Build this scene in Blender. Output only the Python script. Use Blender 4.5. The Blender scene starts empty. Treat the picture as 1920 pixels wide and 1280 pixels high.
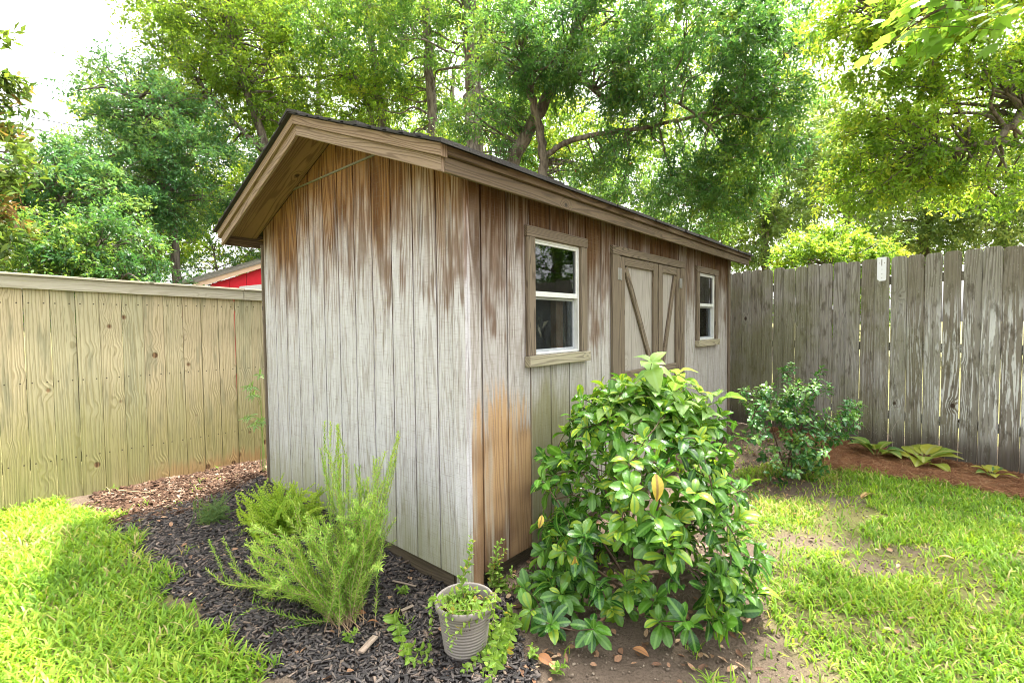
import bpy, math, random
import numpy as np
rng = np.random.default_rng(7)
random.seed(7)
scene = bpy.context.scene
COL = scene.collection

# ------------------------------------------------------------------ camera
CAM = np.array([-1.66917, -1.77133, 1.33349])
YAW, PITCH, ROLL, FPX = math.radians(41.0862), math.radians(-2.11414), math.radians(-0.58559), 886.315
_f = np.array([math.cos(YAW) * math.cos(PITCH), math.sin(YAW) * math.cos(PITCH), math.sin(PITCH)])
_r = np.array([math.sin(YAW), -math.cos(YAW), 0.0])
_u = np.cross(_r, _f)
FWD = _f
RGT = math.cos(ROLL) * _r + math.sin(ROLL) * _u
UPV = -math.sin(ROLL) * _r + math.cos(ROLL) * _u
GZ = -0.10


def at(px, py, depth):
    return CAM + depth * (FWD + RGT * (px - 960) / FPX - UPV * (py - 640) / FPX)


def ground_pt(px, py, z=GZ):
    d = FWD + RGT * (px - 960) / FPX - UPV * (py - 640) / FPX
    return CAM + d * (z - CAM[2]) / d[2]


cd = bpy.data.cameras.new('camera')
cam = bpy.data.objects.new('camera', cd)
COL.objects.link(cam)
cd.sensor_width = 36.0
cd.lens = FPX * 36 / 1920
cd.clip_start = 0.05
cd.clip_end = 2000
from mathutils import Matrix, Vector
m = Matrix.Identity(4)
for i in range(3):
    m[i][0], m[i][1], m[i][2], m[i][3] = RGT[i], UPV[i], -FWD[i], CAM[i]
cam.matrix_world = m
scene.camera = cam

# ------------------------------------------------------------------ light
SUN_EL, SUN_AZ = 66.0, -10.0          # azimuth measured from +x towards +y: the sun stands behind the shed
w = bpy.data.worlds.new('World')
scene.world = w
w.use_nodes = True
nt = w.node_tree
nt.nodes.clear()
sky = nt.nodes.new('ShaderNodeTexSky')
sky.sky_type = 'NISHITA'
sky.sun_disc = False
sky.sun_elevation = math.radians(SUN_EL)
sky.sun_rotation = math.radians(90 - SUN_AZ)
sky.air_density = 1.2
sky.dust_density = 6.0
sky.ozone_density = 1.0
hs = nt.nodes.new('ShaderNodeHueSaturation')
hs.inputs['Saturation'].default_value = 0.12
bg = nt.nodes.new('ShaderNodeBackground')
bg.inputs['Strength'].default_value = 0.15
out = nt.nodes.new('ShaderNodeOutputWorld')
nt.links.new(sky.outputs[0], hs.inputs['Color'])
nt.links.new(hs.outputs[0], bg.inputs['Color'])
nt.links.new(bg.outputs[0], out.inputs[0])
sl = bpy.data.lights.new('sun', 'SUN')
sl.energy = 3.0
sl.angle = math.radians(2.0)
sl.color = (1.0, 0.95, 0.85)
so = bpy.data.objects.new('sun', sl)
COL.objects.link(so)
sd = Vector((math.cos(math.radians(SUN_EL)) * math.cos(math.radians(SUN_AZ)),
             math.cos(math.radians(SUN_EL)) * math.sin(math.radians(SUN_AZ)), math.sin(math.radians(SUN_EL))))
so.rotation_euler = sd.to_track_quat('Z', 'Y').to_euler()
so.location = sd * 30
scene.view_settings.view_transform = 'Standard'
scene.view_settings.look = 'None'
scene.view_settings.exposure = 2.6
scene.view_settings.gamma = 1.0
cy = scene.cycles
cy.max_bounces = 7
cy.diffuse_bounces = 4
cy.glossy_bounces = 3
cy.transmission_bounces = 4
cy.transparent_max_bounces = 6
cy.use_denoising = True
cy.filter_width = 1.0
cy.sample_clamp_indirect = 6.0
cy.caustics_reflective = False
cy.caustics_refractive = False


# ------------------------------------------------------------------ node helper
class G:
    def __init__(self, name):
        self.mat = bpy.data.materials.new(name)
        self.mat.use_nodes = True
        self.t = self.mat.node_tree
        self.t.nodes.clear()
        self.o = self.t.nodes.new('ShaderNodeOutputMaterial')

    def link(self, v, sock):
        if v is None:
            return
        if hasattr(v, 'is_output'):
            self.t.links.new(v, sock)
        else:
            if sock.type == 'RGBA' and not isinstance(v, (int, float)) and len(v) == 3:
                v = (*v, 1)
            sock.default_value = v

    def node(self, typ, **kw):
        n = self.t.nodes.new(typ)
        for k, v in kw.items():
            setattr(n, k, v)
        return n

    def m(self, op, a, b=None, c=None, clamp=False):
        n = self.node('ShaderNodeMath', operation=op, use_clamp=clamp)
        for i, v in enumerate((a, b, c)):
            self.link(v, n.inputs[i])
        return n.outputs[0]

    def mix(self, f, a, b, mode='MIX'):
        n = self.node('ShaderNodeMix', data_type='RGBA', blend_type=mode)
        self.link(f, n.inputs[0])
        self.link(a, n.inputs[6])
        self.link(b, n.inputs[7])
        return n.outputs[2]

    def pos(self):
        return self.node('ShaderNodeNewGeometry').outputs['Position']

    def sep(self, v):
        n = self.node('ShaderNodeSeparateXYZ')
        self.link(v, n.inputs[0])
        return n.outputs

    def comb(self, x, y, z):
        n = self.node('ShaderNodeCombineXYZ')
        for i, v in enumerate((x, y, z)):
            self.link(v, n.inputs[i])
        return n.outputs[0]

    def noise(self, vec, scale=1.0, detail=2.0, rough=0.5, dist=0.0):
        n = self.node('ShaderNodeTexNoise')
        self.link(vec, n.inputs['Vector'])
        n.inputs['Scale'].default_value = scale
        n.inputs['Detail'].default_value = detail
        n.inputs['Roughness'].default_value = rough
        n.inputs['Distortion'].default_value = dist
        return n.outputs[0]

    def vor(self, vec, scale=1.0, rnd=1.0):
        n = self.node('ShaderNodeTexVoronoi')
        self.link(vec, n.inputs['Vector'])
        n.inputs['Scale'].default_value = scale
        n.inputs['Randomness'].default_value = rnd
        return n.outputs

    def ss(self, v, lo, hi, a=0.0, b=1.0):
        n = self.node('ShaderNodeMapRange', interpolation_type='SMOOTHSTEP')
        self.link(v, n.inputs[0])
        for i, x in enumerate((lo, hi, a, b)):
            self.link(x, n.inputs[i + 1])
        return n.outputs[0]

    def attr(self, name, which='Vector'):
        n = self.node('ShaderNodeAttribute', attribute_name=name)
        return n.outputs[which]

    def uv(self):
        return self.node('ShaderNodeUVMap', uv_map='UVMap').outputs[0]

    def bump(self, h, strength=0.5, dist=0.01):
        n = self.node('ShaderNodeBump')
        self.link(h, n.inputs['Height'])
        n.inputs['Strength'].default_value = strength
        n.inputs['Distance'].default_value = dist
        return n.outputs[0]

    def pbsdf(self, color, rough=0.8, spec=0.3, normal=None, **kw):
        n = self.node('ShaderNodeBsdfPrincipled')
        self.link(color, n.inputs['Base Color'])
        self.link(rough, n.inputs['Roughness'])
        self.link(spec, n.inputs['Specular IOR Level'])
        if normal is not None:
            self.link(normal, n.inputs['Normal'])
        for k, v in kw.items():
            self.link(v, n.inputs[k])
        return n.outputs[0]

    def done(self, shader):
        self.t.links.new(shader, self.o.inputs[0])
        return self.mat


# ------------------------------------------------------------------ mesh helpers
class MB:
    """collects convex pieces; builds ONE mesh object with UVs (v along the grain) and a random vector per piece"""

    def __init__(self):
        self.v, self.f, self.uv, self.r, self.sm = [], [], [], [], []

    def face(self, idx, uvs, rnd):
        self.f.append(idx)
        self.uv.extend(uvs)
        self.r.append(rnd)

    def hexa(self, c, grain=2, rnd=None):
        """c: 8 corners, bottom 4 ccw then top 4; grain: world axis of the grain (0,1,2) or a vector"""
        if rnd is None:
            rnd = tuple(rng.random(3))
        c = [np.asarray(p, float) for p in c]
        b = len(self.v)
        self.v.extend(c)
        g = np.eye(3)[grain] if isinstance(grain, int) else np.asarray(grain, float)
        g = g / np.linalg.norm(g)
        for q in ((3, 2, 1, 0), (4, 5, 6, 7), (0, 1, 5, 4), (1, 2, 6, 5), (2, 3, 7, 6), (3, 0, 4, 7)):
            n = np.cross(c[q[2]] - c[q[0]], c[q[3]] - c[q[1]])
            n = n / (np.linalg.norm(n) + 1e-12)
            s = np.cross(n, g)
            l = np.linalg.norm(s)
            if l < 0.3:                                   # end grain
                s = np.cross(n, (0.577, 0.577, 0.577)); s /= np.linalg.norm(s) + 1e-9
                t = np.cross(n, s)
                uvs = [(c[i] @ s, (c[i] @ t) * 0.2) for i in q]
            else:
                s /= l
                uvs = [(c[i] @ s, c[i] @ g) for i in q]
            self.face([b + i for i in q], uvs, rnd)

    def box(self, x0, x1, y0, y1, z0, z1, grain=2, rnd=None):
        self.hexa([(x0, y0, z0), (x1, y0, z0), (x1, y1, z0), (x0, y1, z0), (x0, y0, z1), (x1, y0, z1), (x1, y1, z1), (x0, y1, z1)], grain, rnd)

    def beam(self, p, q, w, h, side, grain=None, rnd=None):
        """bar from p to q, width w along 'side', height h along the third axis, centred"""
        p, q, side = (np.asarray(a, float) for a in (p, q, side))
        d = q - p; d /= np.linalg.norm(d)
        side = side - d * (side @ d); side /= np.linalg.norm(side)
        n = np.cross(d, side)
        a, b = side * w / 2, n * h / 2
        self.hexa([p - a - b, p + a - b, p + a + b, p - a + b, q - a - b, q + a - b, q + a + b, q - a + b], d if grain is None else grain, rnd)

    def build(self, name, mat, parent=None, bevel=0.0, smooth=False):
        P = np.zeros(3) if parent is None else np.array(origin.get(parent.name, (0, 0, 0)))
        me = bpy.data.meshes.new(name)
        me.from_pydata([tuple(p - P) for p in self.v], [], self.f)
        ul = me.uv_layers.new(name='UVMap')
        ul.data.foreach_set('uv', np.array(self.uv, 'f').ravel())
        a = me.attributes.new('rnd', 'FLOAT_VECTOR', 'FACE')
        a.data.foreach_set('vector', np.array(self.r, 'f').ravel())
        o = link(name, me, mat, parent, P)
        if bevel:
            b = o.modifiers.new('bevel', 'BEVEL'); b.width = bevel; b.segments = 2; b.limit_method = 'ANGLE'
        return o


origin = {}


def link(name, me, mat, parent, P=(0, 0, 0)):
    me.materials.append(mat)
    o = bpy.data.objects.new(name, me)
    COL.objects.link(o)
    if parent is not None:
        o.parent = parent
        origin[o.name] = tuple(P)
    return o


def tag(o, label=None, cat=None, group=None, kind=None):
    for k, v in (('label', label), ('category', cat), ('group', group), ('kind', kind)):
        if v:
            o[k] = v
    return o


def thing(name, label, cat, loc=(0, 0, 0), group=None):
    o = bpy.data.objects.new(name, None)
    o.empty_display_size = 0.1
    COL.objects.link(o)
    o.location = tuple(loc)
    origin[o.name] = tuple(loc)
    return tag(o, label, cat, group)


def fastmesh(name, verts, faces, mat, parent=None, attrs=None, uv=None, smooth=False):
    """verts (N,3); faces (M,k) array or list of such arrays; attrs {name: per-face float}; uv per-loop (L,2)"""
    P = np.zeros(3) if parent is None else np.array(origin.get(parent.name, (0, 0, 0)))
    fl = [f for f in (faces if isinstance(faces, list) else [faces]) if len(f)]
    me = bpy.data.meshes.new(name)
    v = (np.asarray(verts) - P).astype('f')
    loops = np.concatenate([f.ravel() for f in fl]).astype('i')
    tot = np.concatenate([np.full(len(f), f.shape[1]) for f in fl]).astype('i')
    start = np.concatenate([[0], np.cumsum(tot)[:-1]]).astype('i')
    me.vertices.add(len(v)); me.vertices.foreach_set('co', v.ravel())
    me.loops.add(len(loops)); me.loops.foreach_set('vertex_index', loops)
    me.polygons.add(len(tot)); me.polygons.foreach_set('loop_start', start); me.polygons.foreach_set('loop_total', tot)
    if smooth:
        me.polygons.foreach_set('use_smooth', np.ones(len(tot), bool))
    if uv is not None:
        ul = me.uv_layers.new(name='UVMap'); ul.data.foreach_set('uv', np.asarray(uv, 'f').ravel())
    for k, a in (attrs or {}).items():
        at_ = me.attributes.new(k, 'FLOAT', 'FACE'); at_.data.foreach_set('value', np.asarray(a, 'f'))
    me.update(calc_edges=True)
    return link(name, me, mat, parent, P)


def unit(a):
    return a / (np.linalg.norm(a, axis=-1, keepdims=True) + 1e-9)


def scatter(tv, tf, pos, dirs, nrm, scale, tuv=None):
    """copies of a template (x along dirs, z along nrm) as arrays: verts, faces, uv(per loop)"""
    X = unit(dirs)
    Z = unit(nrm - X * (nrm * X).sum(-1, keepdims=True))
    Y = np.cross(Z, X)
    s = np.asarray(scale)
    if s.ndim == 1:
        s = np.stack([s, s, s], 1)
    tv = np.asarray(tv, float)
    V = pos[:, None, :] + (tv[None, :, 0, None] * s[:, None, 0, None]) * X[:, None, :] + (tv[None, :, 1, None] * s[:, None, 1, None]) * Y[:, None, :] + (tv[None, :, 2, None] * s[:, None, 2, None]) * Z[:, None, :]
    n, k = len(pos), len(tv)
    F = [(np.asarray(f)[None] + (np.arange(n) * k)[:, None, None]).reshape(-1, np.asarray(f).shape[1]) for f in tf]
    uv = None
    if tuv is not None:
        tuv = np.asarray(tuv)
        uv = np.concatenate([np.tile(tuv[np.asarray(f).ravel()], (n, 1)) for f in tf])
    return V.reshape(-1, 3), F, uv


def perface(tf, vals):
    return np.concatenate([np.repeat(vals, len(f)) for f in tf])


class Tubes:
    def __init__(self):
        self.v, self.f, self.n = [], [], 0

    def add(self, pts, rad, sides=6):
        pts = np.asarray(pts, float)
        k = len(pts)
        rad = np.asarray(rad, float)
        rad = np.interp(np.linspace(0, 1, k), np.linspace(0, 1, rad.size), rad.ravel())
        d = np.gradient(pts, axis=0)
        d = unit(d)
        ref = np.array([0.31, 0.17, 0.93]) if abs(d[0][2]) < 0.9 else np.array([0.95, 0.2, 0.1])
        a = unit(np.cross(d, ref)); b = np.cross(d, a)
        th = np.arange(sides) * 2 * np.pi / sides
        ring = pts[:, None] + rad[:, None, None] * (np.cos(th)[None, :, None] * a[:, None] + np.sin(th)[None, :, None] * b[:, None])
        self.v.append(ring.reshape(-1, 3))
        i = np.arange(k - 1)[:, None] * sides
        j = np.arange(sides)[None]
        j2 = (j + 1) % sides
        q = np.stack([i + j, i + j2, i + sides + j2, i + sides + j], -1).reshape(-1, 4) + self.n
        self.f.append(q)
        self.n += k * sides

    def build(self, name, mat, parent=None, smooth=True):
        return fastmesh(name, np.concatenate(self.v), np.concatenate(self.f), mat, parent, smooth=smooth)


def curve(pts, n=12):
    """Catmull-Rom through the points"""
    p = np.asarray(pts, float)
    p = np.vstack([2 * p[0] - p[1], p, 2 * p[-1] - p[-2]])
    out_ = []
    segs = len(p) - 3
    for i in range(segs):
        t = np.linspace(0, 1, n, endpoint=(i == segs - 1))[:, None]
        a, b, c, d = p[i:i + 4]
        out_.append(0.5 * (2 * b + (c - a) * t + (2 * a - 5 * b + 4 * c - d) * t ** 2 + (3 * b - a - 3 * c + d) * t ** 3))
    return np.vstack(out_)


def inpoly(P, poly):
    x, y = P[:, 0], P[:, 1]
    c = np.zeros(len(P), bool)
    q = np.asarray(poly)
    j = len(q) - 1
    for i in range(len(q)):
        k = ((q[i, 1] > y) != (q[j, 1] > y)) & (x < (q[j, 0] - q[i, 0]) * (y - q[i, 1]) / (q[j, 1] - q[i, 1] + 1e-12) + q[i, 0])
        c ^= k
        j = i
    return c


def gpoly(px):
    return np.array([ground_pt(*p)[:2] for p in px])


def vnoise(P, scale, seed=0):
    """smooth 2D value noise 0..1"""
    r = np.random.default_rng(seed).random((64, 64))
    q = np.asarray(P)[:, :2] * scale + 100.0
    i = np.floor(q).astype(int); f = q - i
    f = f * f * (3 - 2 * f)
    a = r[i[:, 0] % 64, i[:, 1] % 64]; b = r[(i[:, 0] + 1) % 64, i[:, 1] % 64]
    c = r[i[:, 0] % 64, (i[:, 1] + 1) % 64]; d = r[(i[:, 0] + 1) % 64, (i[:, 1] + 1) % 64]
    return (a * (1 - f[:, 0]) + b * f[:, 0]) * (1 - f[:, 1]) + (c * (1 - f[:, 0]) + d * f[:, 0]) * f[:, 1]


def gheight(P):
    P = np.atleast_2d(P)
    sst = lambda a: np.clip(a, 0, 1) ** 2 * (3 - 2 * np.clip(a, 0, 1))
    mound = 0.085 * sst((P[:, 1] - 0.35) / 0.9) * sst(1 - (-P[:, 0] - 0.02) / 0.42) * (P[:, 1] < 2.9) * (P[:, 0] < 0.0)
    return mound + GZ + 0.035 * (vnoise(P, 1.3, 1) - 0.5) + 0.015 * (vnoise(P, 5, 2) - 0.5)


# ------------------------------------------------------------------ materials
def wood_core(g, ring=9.0, across=9.0, along=0.55, knots=True, ku=4.0, kv=1.6, kr=0.16, seedoff=0.0, fib=260.0, kt=0.42, lin=5.0):
    """returns (rings 0..1, knot mask, fibre 0..1, sawn 0..1, low-frequency noise, uv parts, rnd parts)"""
    uv = g.sep(g.uv())
    rn = g.sep(g.attr('rnd'))
    u = g.m('ADD', uv[0], g.m('MULTIPLY', rn[0], 17.3))
    v = g.m('ADD', uv[1], g.m('MULTIPLY', rn[1], 23.1))
    wv = g.comb(g.m('MULTIPLY', u, across), g.m('MULTIPLY', v, along), g.m('MULTIPLY_ADD', rn[2], 31.0, seedoff))
    N = g.noise(wv, 1.0, 2.5, 0.45, 0.25)
    kn = 0.0
    N = g.m('ADD', N, g.m('MULTIPLY', u, lin))
    field = N
    if knots:
        vo = g.vor(g.comb(g.m('MULTIPLY', u, ku), g.m('MULTIPLY', v, kv), g.m('MULTIPLY', rn[2], 5.0)), 1.0, 1.0)
        d = vo[0]
        has = g.m('GREATER_THAN', g.sep(vo[1])[0], kt)
        bulge = g.m('MULTIPLY', g.ss(d, 0.0, kr * 3.2, 1.0, 0.0), has)
        field = g.m('ADD', N, g.m('MULTIPLY', bulge, 0.22))
        kn = g.m('MULTIPLY', g.ss(d, kr * 0.55, kr, 1.0, 0.0), has)
    rings = g.m('MULTIPLY_ADD', g.m('SINE', g.m('MULTIPLY', field, ring * 6.283)), 0.5, 0.5)
    fibre = g.noise(g.comb(g.m('MULTIPLY', u, fib), g.m('MULTIPLY', v, 7.0), rn[2]), 1.0, 2.0, 0.6)
    sawn = g.noise(g.comb(g.m('MULTIPLY', u, 9.0), g.m('MULTIPLY', v, 230.0), rn[2]), 1.0, 2.0, 0.6)
    low = g.noise(g.comb(g.m('MULTIPLY', u, 14.0), g.m('MULTIPLY', v, 1.1), rn[0]), 1.0, 3.0, 0.6)
    return rings, kn, fibre, sawn, low, (u, v), rn


def mat_siding():
    g = G('weathered_siding')
    rings, kn, fib, saw, low, (u, v), rn = wood_core(g, 11, 7.0, 0.5, True, 3.0, 2.0, 0.06, kt=0.93, fib=140.0, lin=2.2)
    p = g.sep(g.pos())
    x, y, z = p
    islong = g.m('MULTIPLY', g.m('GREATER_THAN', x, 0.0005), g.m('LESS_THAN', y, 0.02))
    drip = g.noise(g.comb(g.m('MULTIPLY', u, 7.0), g.m('MULTIPLY', v, 2.7), rn[1]), 1.0, 3.0, 0.55)
    big = g.noise(g.pos(), 2.2, 2.0, 0.5)
    h = g.m('ADD', z, g.m('MULTIPLY', g.m('SUBTRACT', drip, 0.5), 0.62))
    h = g.m('ADD', h, g.m('MULTIPLY', g.m('SUBTRACT', big, 0.5), 0.7))
    h = g.m('ADD', h, g.m('MULTIPLY', g.m('SUBTRACT', rn[0], 0.5), 0.34))
    h = g.m('ADD', h, g.m('MULTIPLY', g.m('SUBTRACT', rings, 0.5), 0.2))
    h = g.m('ADD', h, g.m('MULTIPLY', g.m('SUBTRACT', fib, 0.5), 0.22))
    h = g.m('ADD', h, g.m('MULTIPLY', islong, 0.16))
    brown = g.ss(h, 1.26, 2.16)
    grey = g.mix(low, (0.37, 0.355, 0.37), (0.57, 0.56, 0.60))
    grey = g.mix(g.m('MULTIPLY', islong, 0.75), grey, (0.34, 0.315, 0.285))  # long wall greyer: real weathering plus its dimmer side put into the colour
    grey = g.mix(g.m('MULTIPLY', g.ss(rings, 0.55, 0.95), 0.45), grey, (0.25, 0.215, 0.18))
    br = g.mix(g.ss(rings, 0.2, 0.9), (0.215, 0.112, 0.042), (0.115, 0.052, 0.018))
    br = g.mix(g.ss(low, 0.5, 0.75), br, (0.055, 0.024, 0.009))
    br = g.mix(g.m('MULTIPLY', islong, 0.65), br, (0.050, 0.028, 0.014))  # brown stain darkened further on the long wall, painting in the eave shade
    c = g.mix(brown, grey, br)
    # dark bleeding patches along the stain's lower edge
    edge = g.m('MULTIPLY', g.m('MULTIPLY', g.ss(h, 1.42, 1.62), g.ss(h, 2.05, 1.7)), g.m('SUBTRACT', 1.0, g.m('MULTIPLY', g.ss(y, 0.7, 1.2), 0.75)))
    c = g.mix(g.m('MULTIPLY', edge, g.ss(drip, 0.48, 0.66, 0.0, 0.6)), c, (0.11, 0.052, 0.023))
    # saw marks and fibre
    c = g.mix(g.ss(saw, 0.55, 0.72, 0.0, 0.34), c, (0.15, 0.115, 0.085))
    c = g.mix(g.ss(fib, 0.54, 0.70, 0.0, 0.62), c, (0.13, 0.10, 0.078))
    c = g.mix(g.m('MULTIPLY', g.ss(fib, 0.45, 0.3, 0.0, 0.3), g.m('SUBTRACT', 1.0, brown)), c, (0.64, 0.635, 0.64))
    # algae at the foot of the gable
    alg = g.m('MULTIPLY', g.ss(g.m('ADD', z, g.m('MULTIPLY', g.m('SUBTRACT', low, 0.5), 0.5)), 0.55, -0.02), g.m('SUBTRACT', 1.0, islong))
    c = g.mix(g.m('MULTIPLY', alg, 0.62), c, (0.27, 0.27, 0.13))
    # orange splash stain on the long wall, then a green streak beside it
    st = g.m('MULTIPLY', g.ss(g.m('ADD', z, g.m('ADD', g.m('MULTIPLY', g.m('SUBTRACT', drip, 0.5), 0.55), g.m('MULTIPLY', g.m('SUBTRACT', rings, 0.5), 0.12))), 0.95, 0.74), g.m('MULTIPLY', islong, g.ss(x, 0.53, 0.505)))
    oc = g.mix(g.ss(g.m('ADD', big, g.m('MULTIPLY', z, 0.25)), 0.40, 0.72), (0.13, 0.055, 0.017), (0.42, 0.25, 0.11))
    oc = g.mix(g.m('MULTIPLY', g.ss(rings, 0.5, 1.0), 0.5), oc, (0.16, 0.08, 0.03))
    oc = g.mix(g.ss(low, 0.52, 0.7, 0.0, 0.8), oc, (0.42, 0.36, 0.28))
    c = g.mix(g.m('MULTIPLY', st, 0.86), c, oc)
    gr = g.m('MULTIPLY', g.ss(g.m('ADD', z, g.m('MULTIPLY', g.m('SUBTRACT', drip, 0.5), 0.6)), 1.08, 0.75), g.m('MULTIPLY', islong, g.m('MULTIPLY', g.ss(x, 0.50, 0.53), g.ss(x, 1.5, 0.62))))
    c = g.mix(g.m('MULTIPLY', gr, 0.75), c, (0.17, 0.155, 0.06))
    c = g.mix(kn, c, (0.12, 0.07, 0.04))
    hgt = g.m('ADD', g.m('MULTIPLY', rings, 0.25), g.m('ADD', g.m('MULTIPLY', saw, 0.5), g.m('MULTIPLY', fib, 0.5)))
    return g.done(g.pbsdf(c, 0.85, 0.15, g.bump(hgt, 0.55, 0.006)))


def mat_trim(name, light, mid, dark, ring=11, contrast=0.7, top_dark=None):
    g = G(name)
    rings, kn, fib, saw, low, (u, v), rn = wood_core(g, ring * 1.25, 11.0, 0.8, True, 6.0, 4.5, 0.11, kt=0.78)
    c = g.mix(low, light, mid)
    c = g.mix(g.m('MULTIPLY', g.ss(rings, 0.55, 1.0), contrast * 0.85), c, dark)
    c = g.mix(g.ss(fib, 0.55, 0.75, 0.0, 0.45), c, dark)
    c = g.mix(kn, c, tuple(x * 0.5 for x in dark))
    c = g.mix(g.m('MULTIPLY', rn[0], 0.15), c, (0.28, 0.25, 0.20))
    hgt = g.m('ADD', g.m('MULTIPLY', rings, 0.5), g.m('MULTIPLY', fib, 0.5))
    return g.done(g.pbsdf(c, 0.8, 0.2, g.bump(hgt, 0.5, 0.005)))


def mat_fence_new():
    g = G('treated_pine')
    rings, kn, fib, saw, low, (u, v), rn = wood_core(g, 7.5, 8.0, 0.42, True, 5.2, 4.4, 0.15, kt=0.34, fib=170.0, lin=6.0)
    z = g.sep(g.pos())[2]
    x = g.sep(g.pos())[0]
    c = g.mix(low, (0.42, 0.355, 0.225), (0.31, 0.28, 0.18))
    c = g.mix(g.m('MULTIPLY', g.ss(rn[2], 0.4, 0.9), 0.5), c, (0.42, 0.335, 0.215))
    c = g.mix(g.m('MULTIPLY', g.ss(rn[0], 0.5, 0.9), 0.5), c, (0.29, 0.285, 0.18))
    c = g.mix(g.m('MULTIPLY', g.ss(rings, 0.62, 1.0), 0.5), c, (0.17, 0.135, 0.06))
    blotch = g.noise(g.comb(g.m('MULTIPLY', u, 12.0), g.m('MULTIPLY', v, 1.6), rn[1]), 1.0, 3.0, 0.6)
    c = g.mix(g.ss(blotch, 0.50, 0.70, 0.0, 0.7), c, (0.165, 0.16, 0.10))
    green = g.ss(g.m('ADD', z, g.m('MULTIPLY', g.m('SUBTRACT', blotch, 0.5), 0.9)), 1.05, 0.15)
    c = g.mix(g.m('MULTIPLY', green, 0.6), c, (0.20, 0.19, 0.05))
    foot = g.m('MULTIPLY', g.ss(g.m('ADD', z, g.m('MULTIPLY', g.m('SUBTRACT', low, 0.5), 0.35)), 0.09, -0.05), g.ss(x, -0.9, -0.3))
    c = g.mix(g.m('MULTIPLY', foot, 0.5), c, (0.33, 0.16, 0.07))
    c = g.mix(g.ss(saw, 0.6, 0.8, 0.0, 0.2), c, (0.25, 0.21, 0.12))
    c = g.mix(g.ss(fib, 0.52, 0.70, 0.0, 0.55), c, (0.13, 0.11, 0.055))
    c = g.mix(kn, c, g.mix(g.ss(rings, 0.3, 0.7), (0.075, 0.042, 0.02), (0.17, 0.10, 0.05)))
    ux = g.m('MODULO', g.m('ADD', x, 1.386 + 0.1524 * 40), 0.1524)
    du = g.m('MINIMUM', g.m('ABSOLUTE', g.m('SUBTRACT', ux, 0.032)), g.m('ABSOLUTE', g.m('SUBTRACT', ux, 0.118)))
    dz = g.m('MINIMUM', g.m('MINIMUM', g.m('ABSOLUTE', g.m('SUBTRACT', z, 0.25)), g.m('ABSOLUTE', g.m('SUBTRACT', z, 0.9))), g.m('ABSOLUTE', g.m('SUBTRACT', z, 1.54)))
    c = g.mix(g.ss(g.m('ADD', g.m('MULTIPLY', du, du), g.m('MULTIPLY', dz, dz)), 0.00004, 0.00002), c, (0.06, 0.045, 0.03))
    hgt = g.m('ADD', g.m('MULTIPLY', rings, 0.3), g.m('ADD', g.m('MULTIPLY', fib, 0.35), g.m('MULTIPLY', kn, -0.6)))
    return g.done(g.pbsdf(c, 0.8, 0.2, g.bump(hgt, 0.45, 0.006)))


def mat_fence_old():
    g = G('grey_weathered_picket')
    rings, kn, fib, saw, low, (u, v), rn = wood_core(g, 9.0, 9.0, 0.5, True, 5.0, 3.6, 0.12, kt=0.75, fib=150.0, lin=3.5)
    p = g.sep(g.pos())
    x, y, z = p
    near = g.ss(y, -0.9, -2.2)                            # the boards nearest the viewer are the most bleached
    c = g.mix(low, (0.19, 0.17, 0.14), (0.38, 0.365, 0.335))
    c = g.mix(g.m('MULTIPLY', g.ss(rings, 0.5, 1.0), 0.65), c, (0.09, 0.075, 0.06))
    c = g.mix(g.m('MULTIPLY', g.ss(rn[1], 0.35, 1.0), 0.7), c, (0.15, 0.125, 0.095))
    bl = g.noise(g.comb(g.m('MULTIPLY', u, 26.0), g.m('MULTIPLY', v, 2.4), rn[1]), 1.0, 5.0, 0.7, 0.3)
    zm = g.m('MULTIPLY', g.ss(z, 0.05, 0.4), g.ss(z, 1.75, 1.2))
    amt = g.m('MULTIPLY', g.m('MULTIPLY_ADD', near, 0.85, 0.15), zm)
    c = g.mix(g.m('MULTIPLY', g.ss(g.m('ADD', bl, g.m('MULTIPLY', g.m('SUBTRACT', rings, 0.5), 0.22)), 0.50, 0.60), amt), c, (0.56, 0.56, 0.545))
    mo = g.noise(g.comb(g.m('MULTIPLY', u, 16.0), g.m('MULTIPLY', v, 5.0), rn[2]), 1.0, 4.0, 0.65)
    c = g.mix(g.ss(mo, 0.52, 0.68, 0.0, 0.75), c, (0.085, 0.07, 0.052))
    gm = g.noise(g.pos(), 1.6, 3.0, 0.6)
    green = g.m('MULTIPLY', g.ss(gm, 0.40, 0.65), g.m('SUBTRACT', 1.0, g.m('MULTIPLY', near, 0.75)))
    c = g.mix(g.m('MULTIPLY', green, 0.6), c, (0.15, 0.15, 0.065))
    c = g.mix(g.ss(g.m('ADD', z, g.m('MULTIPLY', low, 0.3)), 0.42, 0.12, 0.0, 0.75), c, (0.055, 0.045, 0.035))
    speck = g.vor(g.comb(u, v, rn[0]), 45.0)[0]
    c = g.mix(g.m('MULTIPLY', g.ss(speck, 0.16, 0.09), g.ss(gm, 0.45, 0.6)), c, (0.42, 0.43, 0.36))
    c = g.mix(g.ss(fib, 0.55, 0.78, 0.0, 0.55), c, (0.075, 0.065, 0.05))
    c = g.mix(kn, c, (0.05, 0.035, 0.025))
    hgt = g.m('ADD', g.m('MULTIPLY', rings, 0.5), g.m('MULTIPLY', fib, 0.6))
    return g.done(g.pbsdf(c, 0.85, 0.15, g.bump(hgt, 0.6, 0.008)))


def mat_plain(name, col, rough=0.6, spec=0.3, var=0.15, scale=30.0, bump=0.15, **kw):
    g = G(name)
    n = g.noise(g.pos(), scale, 4.0, 0.6)
    c = g.mix(n, tuple(x * (1 - var) for x in col), tuple(min(1, x * (1 + var)) for x in col))
    return g.done(g.pbsdf(c, rough, spec, g.bump(n, bump, 0.004), **kw))


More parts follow.
